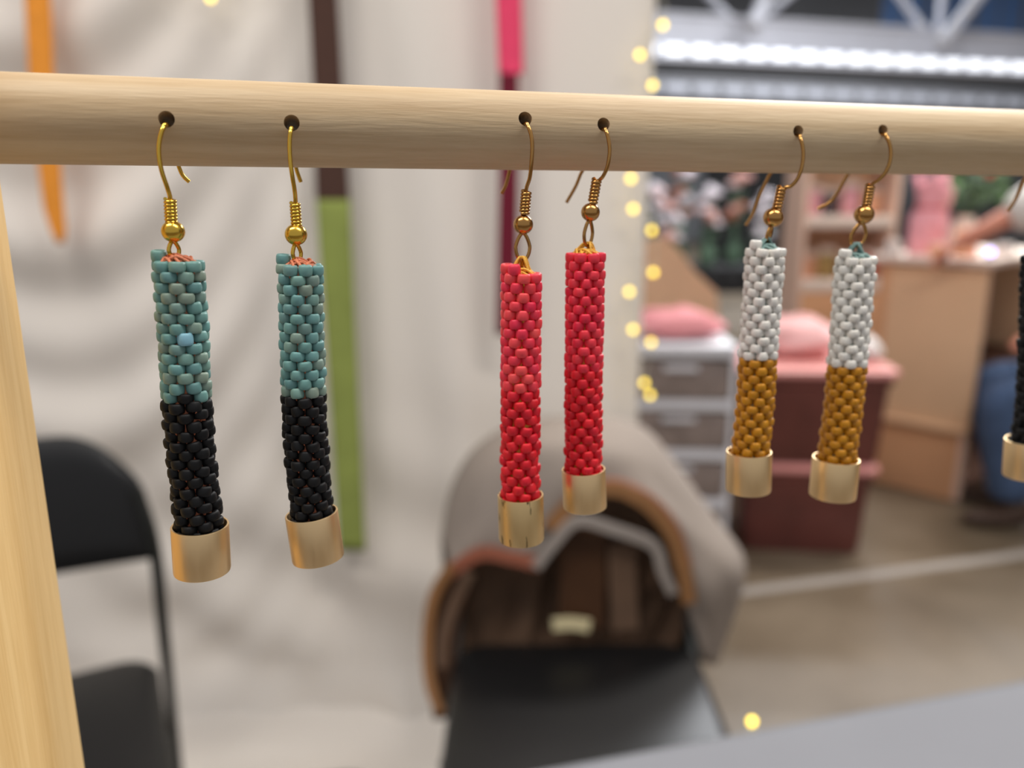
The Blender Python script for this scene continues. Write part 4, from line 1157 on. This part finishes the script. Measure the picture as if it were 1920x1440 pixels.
def earring(idx, spec):
    s_, dz_, hp, hr = holes[idx]
    hang_y = hp.y - 0.0006
    U = lambda px, py, dy=0.0: at_y(px, py, hang_y + dy)
    axis = [U(*p) for p in spec['tube']]
    dref = depth(axis[0]); k = dref / FPX                     # metres per pixel at the earring
    capT, capB = U(*spec['cap'][0]), U(*spec['cap'][1])
    t = thing('beaded_earring', capB, spec['label'], 'earring', 0, spec['group'])
    inv = WM[t.name].inverted()
    gold = spec['gold']
    # ---- hook wire: back tail, through the hole, bow down to the coil
    wr = spec.get('wire', 4.0) * k
    floor_z = dz_ - hr + wr * 1.15
    hb = RA + rdir * s_ + Vector((0, 0, floor_z))
    half = math.sqrt(RR * RR - dz_ * dz_)
    tail = [at_y(x, y, hb.y + half + 0.0022 - 0.0004 * i) for i, (x, y) in enumerate(reversed(spec['tail']))]
    path = tail + [hb + rback * (half + 0.0022) + Vector((0, 0, -2.05 * RR * TILT - 0.0014)), hb + rback * (half - 0.001) + Vector((0, 0, -1.9 * RR * TILT)), hb - rback * (half - 0.0012) + Vector((0, 0, -0.1 * RR * TILT))]
    bow = [-0.0008, -0.0016, -0.0020, -0.0018, -0.0012, -0.0004, 0, 0]
    for i, (x, y) in enumerate(spec['wire_px']):
        path.append(U(x, y, bow[i]))
    cT, cB = U(*spec['coil'][0]), U(*spec['coil'][1])
    ball = U(*spec['ball'][0]); br = spec['ball'][1] * k
    path += [cT + (cB - cT) * 0.3, cB, ball]
    hook = tube('ear_hook', catmull(path, 9), wr, gold, t, 12)
    # ---- coil
    cr = spec['coil'][2] / 2 * k; turns = 7; cw = (cT - cB).length / turns / 2 * 1.06
    ax = (cB - cT).normalized(); e1 = ax.orthogonal().normalized(); e2 = ax.cross(e1)
    pts = []
    for i in range(turns * 18 + 1):
        a = 2 * PI * i / 18
        pts.append(cT + (cB - cT) * (i / (turns * 18)) + (e1 * math.cos(a) + e2 * math.sin(a)) * (cr - cw))
    tube('wire_coil', pts, cw, gold, hook, 8)
    # ---- ball
    V, F = lathe_data([(max(1e-6, br * math.sin(PI * i / 20)), -br * 0.96 * math.cos(PI * i / 20)) for i in range(21)], 32, frame_from(ball, -ax, e1))
    mesh_obj('ball', V, F, gold, hook)
    # ---- loop below the ball
    lt, lb, lw, yaw = spec['loop']
    T, B = U(*lt), U(*lb)
    va = (T - B) / 2; c = (T + B) / 2; hd = Vector((math.cos(yaw), math.sin(yaw), 0)) * (lw / 2 * k)
    pts = []
    for i in range(40):
        a = 2 * PI * i / 40
        q = math.sin(a)
        wv = (1 - 0.35 * max(0, q))                            # narrower under the ball
        pts.append(c + va * q + hd * math.cos(a) * wv)
    tube('loop', pts, wr * 0.95, gold, hook, 10, True)
    # ---- end cap
    cw_ = spec['capw'] / 2 * depth(capT) / FPX
    L = (capT - capB).length
    prof = [(1e-6, 0), (cw_ * 0.93, 0), (cw_ * 0.985, L * 0.012), (cw_, L * 0.05), (cw_, L * 0.985), (cw_ * 0.985, L), (cw_ * 0.93, L), (cw_ * 0.915, L * 0.985), (cw_ * 0.915, L * 0.06), (1e-6, L * 0.06)]
    V, F = lathe_data(prof, 64, frame_from(capB, capT - capB, Vector((1, 0, 0))))
    mesh_obj('end_cap', V, F, spec.get('capmat', 'satin_gold'), t, True, False, 45)
    # ---- beads
    Ro = spec['w'] / 2 * k; R = Ro / 1.437; br_ = R * math.sin(PI / 7) * 1.05
    end = capT.lerp(capB, 0.22)
    cpath = resample(catmull(axis + [end], 16), 200)
    Lt = sum((b - a).length for a, b in zip(cpath, cpath[1:]))
    pitch = spec.get('pitch', 0.41) * Ro
    rows = max(4, int(round(Lt / pitch))); pitch = Lt / rows
    hh = pitch * 1.11
    cols = spec['cols']
    meshes = {m: [bead_mesh('bead', br_ * f, hh * g, m) for f, g in ((1.0, 1.0), (0.96, 1.04), (1.03, 0.95))] for m in set(c[1] for c in cols)}
    thr = []
    def put(i, th, up=0.0, mat=None, scale=1.0):
        f = (i + 0.5) / rows
        fi = max(0.0, min(0.9999, f)) * 199; a_ = int(fi)
        p = cpath[a_].lerp(cpath[min(a_ + 1, 199)], fi - a_)
        tg = (cpath[min(a_ + 2, 199)] - cpath[max(a_ - 2, 0)]).normalized()
        if f < 0: p = p + tg * (f * Lt)
        ex = (Vector((1, 0, 0)) - tg * tg.x).normalized(); ey = tg.cross(ex)
        if ey.y > 0: ey = -ey                                # ey points to the viewer's side
        rad = ex * math.cos(th) + ey * math.sin(th)
        jit = spec.get('jit', 1.0)
        m_ = mat
        if m_ is None:
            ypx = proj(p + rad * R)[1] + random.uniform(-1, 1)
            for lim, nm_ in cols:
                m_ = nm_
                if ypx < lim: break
        jk_ = jit * (1.8 if m_ in ('black_bead', 'scarlet') else 1.0)
        c_ = p + rad * R * (1 + random.gauss(0, 0.02) * jk_) + tg * random.gauss(0, 0.03) * jk_ * pitch
        zz = -tg + rad * random.gauss(0, 0.05) * jk_ + rad.cross(tg) * random.gauss(0, 0.06) * jk_
        me = random.choice(meshes.get(m_) or [bead_mesh('bead', br_ * 1.12, hh * 1.15, m_)])
        o = bpy.data.objects.new('bead', me); COL.objects.link(o)
        o.parent = t
        M = inv @ frame_from(c_, zz, rad)
        o.location = M.to_translation(); o.rotation_euler = M.to_euler()
        o.scale = (scale,) * 3
        return c_, rad, tg
    tw = spec.get('twist', 0.0); ph = spec.get('phase', 0.3)
    special = spec.get('special')
    placed = []
    for i in range(rows):
        for j in range(7):
            th = 2 * PI * (j + 0.5 * (i % 2) + j / 14 * 0) / 7 + ph + tw * i
            c_, rad, tg = put(i, th)
            placed.append((c_, rad, tg))
    if special:                                              # one odd pale bead, set a little proud
        best = min((o for o in t.children if o.name.startswith('bead') and (WM[t.name] @ o.location).y < hang_y - R * 0.4), key=lambda o: (Vector(proj(WM[t.name] @ o.location)) - Vector(special)).length)
        best.data = bead_mesh('bead', br_ * 0.98, hh * 1.15, 'pale_blue')
        best.location.y -= 0.0003
        best['label'] = 'pale blue bead'
    for th in spec.get('extra', []):
        put(-1, th)
    # ---- thread: core seen between beads, stitches across the top
    rs = []
    core = [cpath[int(q * 199 / 24)] for q in range(25)]
    core[0] = core[0] + (core[1] - core[0]) * 0.12
    parts_ = [tube_data(core, R * 0.98, 20)]
    for (c_, rad, tg) in placed:                             # small stitches showing between rows
        if rad.y < 0.35 and random.random() < spec.get('stitch', 0.5):
            q0 = c_ + tg * pitch * 0.5 + rad * (br_ * 0.10)
            sd_ = rad.cross(tg)
            q0 = q0 + sd_ * random.uniform(-0.25, 0.25) * br_
            parts_.append(tube_data([q0 - tg * pitch * 0.30, q0 + rad * br_ * 0.22, q0 + tg * pitch * 0.30], br_ * 0.11, 6))
    top = axis[0]; tg = (axis[1] - axis[0]).normalized()
    ex = (Vector((1, 0, 0)) - tg * tg.x).normalized(); ey = tg.cross(ex)
    if ey.y > 0: ey = -ey
    for q in range(11):                                      # criss-cross of stitches over the open top
        a0 = 2 * PI * q / 11 + random.uniform(-.2, .2); a1 = a0 + random.uniform(1.2, 2.6)
        p0 = top + (ex * math.cos(a0) + ey * math.sin(a0)) * R * 1.0 + tg * pitch * 0.15
        p1 = top + (ex * math.cos(a1) + ey * math.sin(a1)) * R * 0.8
        pm = (p0 + p1) / 2 - tg * pitch * random.uniform(0.25, 0.6)
        parts_.append(tube_data(catmull([p0, pm, p1], 5), br_ * 0.21, 6))
    lbx = U(*lb)
    for q in range(6):                                       # wraps that hold the loop
        a0 = random.uniform(2.2, 5.4)
        p0 = top + (ex * math.cos(a0) + ey * math.sin(a0)) * R * 0.85
        p1 = lbx + Vector((random.uniform(-1, 1) * wr * 1.5, -wr * 0.8, wr * 1.8))
        p2 = top + (ex * math.cos(a0 + 2.4) + ey * math.sin(a0 + 2.4)) * R * 0.7
        parts_.append(tube_data(catmull([p0, p1, p2], 6), br_ * 0.19, 6))
    mesh_obj('thread', *merge(*parts_), spec['thread'], t)
    return t

G1, G2, G3 = 'turquoise and black pair', 'red pair', 'white and mustard pair'
LEFT = [math.radians(a) for a in (172,)]
SPECS = [
 dict(label='turquoise and black beaded tube earring with one pale blue bead', group=G1, gold='yellow_gold', thread='thread_copper',
      tail=[(333, 300), (339, 322), (346, 333), (355, 341)], wire_px=[(306, 240), (299, 264), (298, 290), (303, 320), (313, 350), (319, 370)],
      coil=[(319, 373), (321, 418), 24], ball=[(324.5, 434), 21], loop=[(324, 452), (328, 484), 24, 1.15], wire=4.1,
      tube=[(334, 489), (343, 615), (350, 740), (361, 870)], w=95, cap=[(375, 984), (379.5, 1070)], capw=103,
      cols=[(744, 'turquoise'), (9999, 'black_bead')], special=(347, 650), extra=[math.radians(168)], phase=0.35, twist=0.035, stitch=0.55, pitch=0.405),
 dict(label='turquoise and black beaded tube earring with a tilted gold cap', group=G1, gold='yellow_gold', thread='thread_copper',
      tail=[(552, 300), (556, 318), (560, 330), (564, 341)], wire_px=[(545, 245), (543, 268), (544, 298), (548, 330), (552, 354), (554, 374)],
      coil=[(553, 380), (556, 424), 21], ball=[(555, 440), 20.5], loop=[(555, 457), (558, 491), 22, 1.1], wire=4.0,
      tube=[(563, 496), (566, 615), (570, 740), (576, 860)], w=87, cap=[(584, 961), (597, 1046)], capw=97,
      cols=[(741, 'turquoise'), (9999, 'black_bead')], extra=[math.radians(170)], phase=0.1, twist=0.02, stitch=0.55, pitch=0.405),
 dict(label='red beaded tube earring with a scratched gold cap', group=G2, gold='antique_gold', thread='thread_yellow', capmat='satin_gold_worn',
      tail=[(956, 308), (953, 330), (947, 350), (940, 363)], wire_px=[(990, 237), (996, 254), (998, 276), (996, 310), (993, 334), (987, 353)],
      coil=[(987, 358), (983, 401), 21], ball=[(981, 421), 18.5], loop=[(980.5, 437), (980, 488), 27, 0.25], wire=3.6,
      tube=[(978, 512), (977, 620), (976, 740), (976, 850)], w=80, cap=[(976, 927), (978, 1011)], capw=86,
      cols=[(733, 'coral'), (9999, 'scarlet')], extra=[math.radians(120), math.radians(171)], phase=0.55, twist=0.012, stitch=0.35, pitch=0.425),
 dict(label='red beaded tube earring with a clean gold cap and a flat stitched top', group=G2, gold='antique_gold', thread='thread_yellow',
      tail=[(1096, 308), (1088, 328), (1079, 350), (1062, 380)], wire_px=[(1136, 246), (1141, 262), (1143, 284), (1139, 312), (1131, 330), (1124, 338)],
      coil=[(1119, 336), (1111, 381), 20], ball=[(1107, 398), 17.5], loop=[(1105, 413), (1101.5, 461), 22, 0.7], wire=3.5,
      tube=[(1098, 474), (1096, 600), (1094, 740), (1094, 830)], w=76, cap=[(1094, 879), (1097, 951)], capw=82,
      cols=[(698, 'rose_red'), (9999, 'scarlet')], phase=0.2, twist=0.012, stitch=0.35, pitch=0.425),
 dict(label='white and mustard beaded tube earring on the hook with the long trailing wire', group=G3, gold='antique_gold', thread='thread_teal',
      tail=[(1452, 308), (1440, 333), (1423, 370), (1412, 400), (1398, 423)], wire_px=[(1501, 261), (1506, 284), (1504, 310), (1496, 334), (1483, 349), (1471, 352)],
      coil=[(1466, 350), (1456, 395), 20], ball=[(1450, 408), 18.5], loop=[(1446, 423), (1438, 452), 17, 0.9], wire=3.4,
      tube=[(1434.5, 466), (1428, 570), (1421, 672), (1414, 780)], w=75, cap=[(1404.5, 846), (1403, 919)], capw=83,
      cols=[(668, 'ivory'), (9999, 'mustard')], extra=[math.radians(150)], phase=0.25, twist=0.0, stitch=0.1, pitch=0.40),
 dict(label='white and mustard beaded tube earring hanging by a round open loop', group=G3, gold='antique_gold', thread='thread_teal',
      tail=[(1598, 308), (1588, 330), (1572, 358), (1556, 379), (1533, 392)], wire_px=[(1663, 259), (1670, 281), (1668, 305), (1659, 325), (1647, 338), (1637, 345)],
      coil=[(1632, 347), (1624, 389), 19], ball=[(1620, 402), 18], loop=[(1615, 418), (1605, 462), 30, 0.15], wire=3.4,
      tube=[(1605, 482), (1596, 590), (1587, 700), (1578, 790)], w=75, cap=[(1568, 859), (1560.5, 930)], capw=84.5,
      cols=[(688, 'ivory'), (9999, 'mustard')], extra=[math.radians(160)], phase=0.42, twist=0.0, stitch=0.1, pitch=0.40),
 dict(label='all black beaded tube earring with a gold cap', group=None, gold='antique_gold', thread='thread_dark',
      tail=[(1935, 310), (1922, 335), (1905, 372), (1890, 396)], wire_px=[(1999, 266), (2004, 286), (2002, 310), (1995, 330), (1986, 342), (1978, 348)],
      coil=[(1973, 351), (1966, 392), 19], ball=[(1963, 406), 17.5], loop=[(1960, 421), (1955, 460), 26, 0.3], wire=3.4,
      tube=[(1955, 476), (1951, 590), (1947, 690), (1942, 760)], w=72, cap=[(1931, 824), (1926, 892)], capw=82,
      cols=[(9999, 'black_bead')], phase=0.1, twist=0.02, stitch=0.15, pitch=0.41),
]
for i_, sp_ in enumerate(SPECS): earring(i_, sp_)
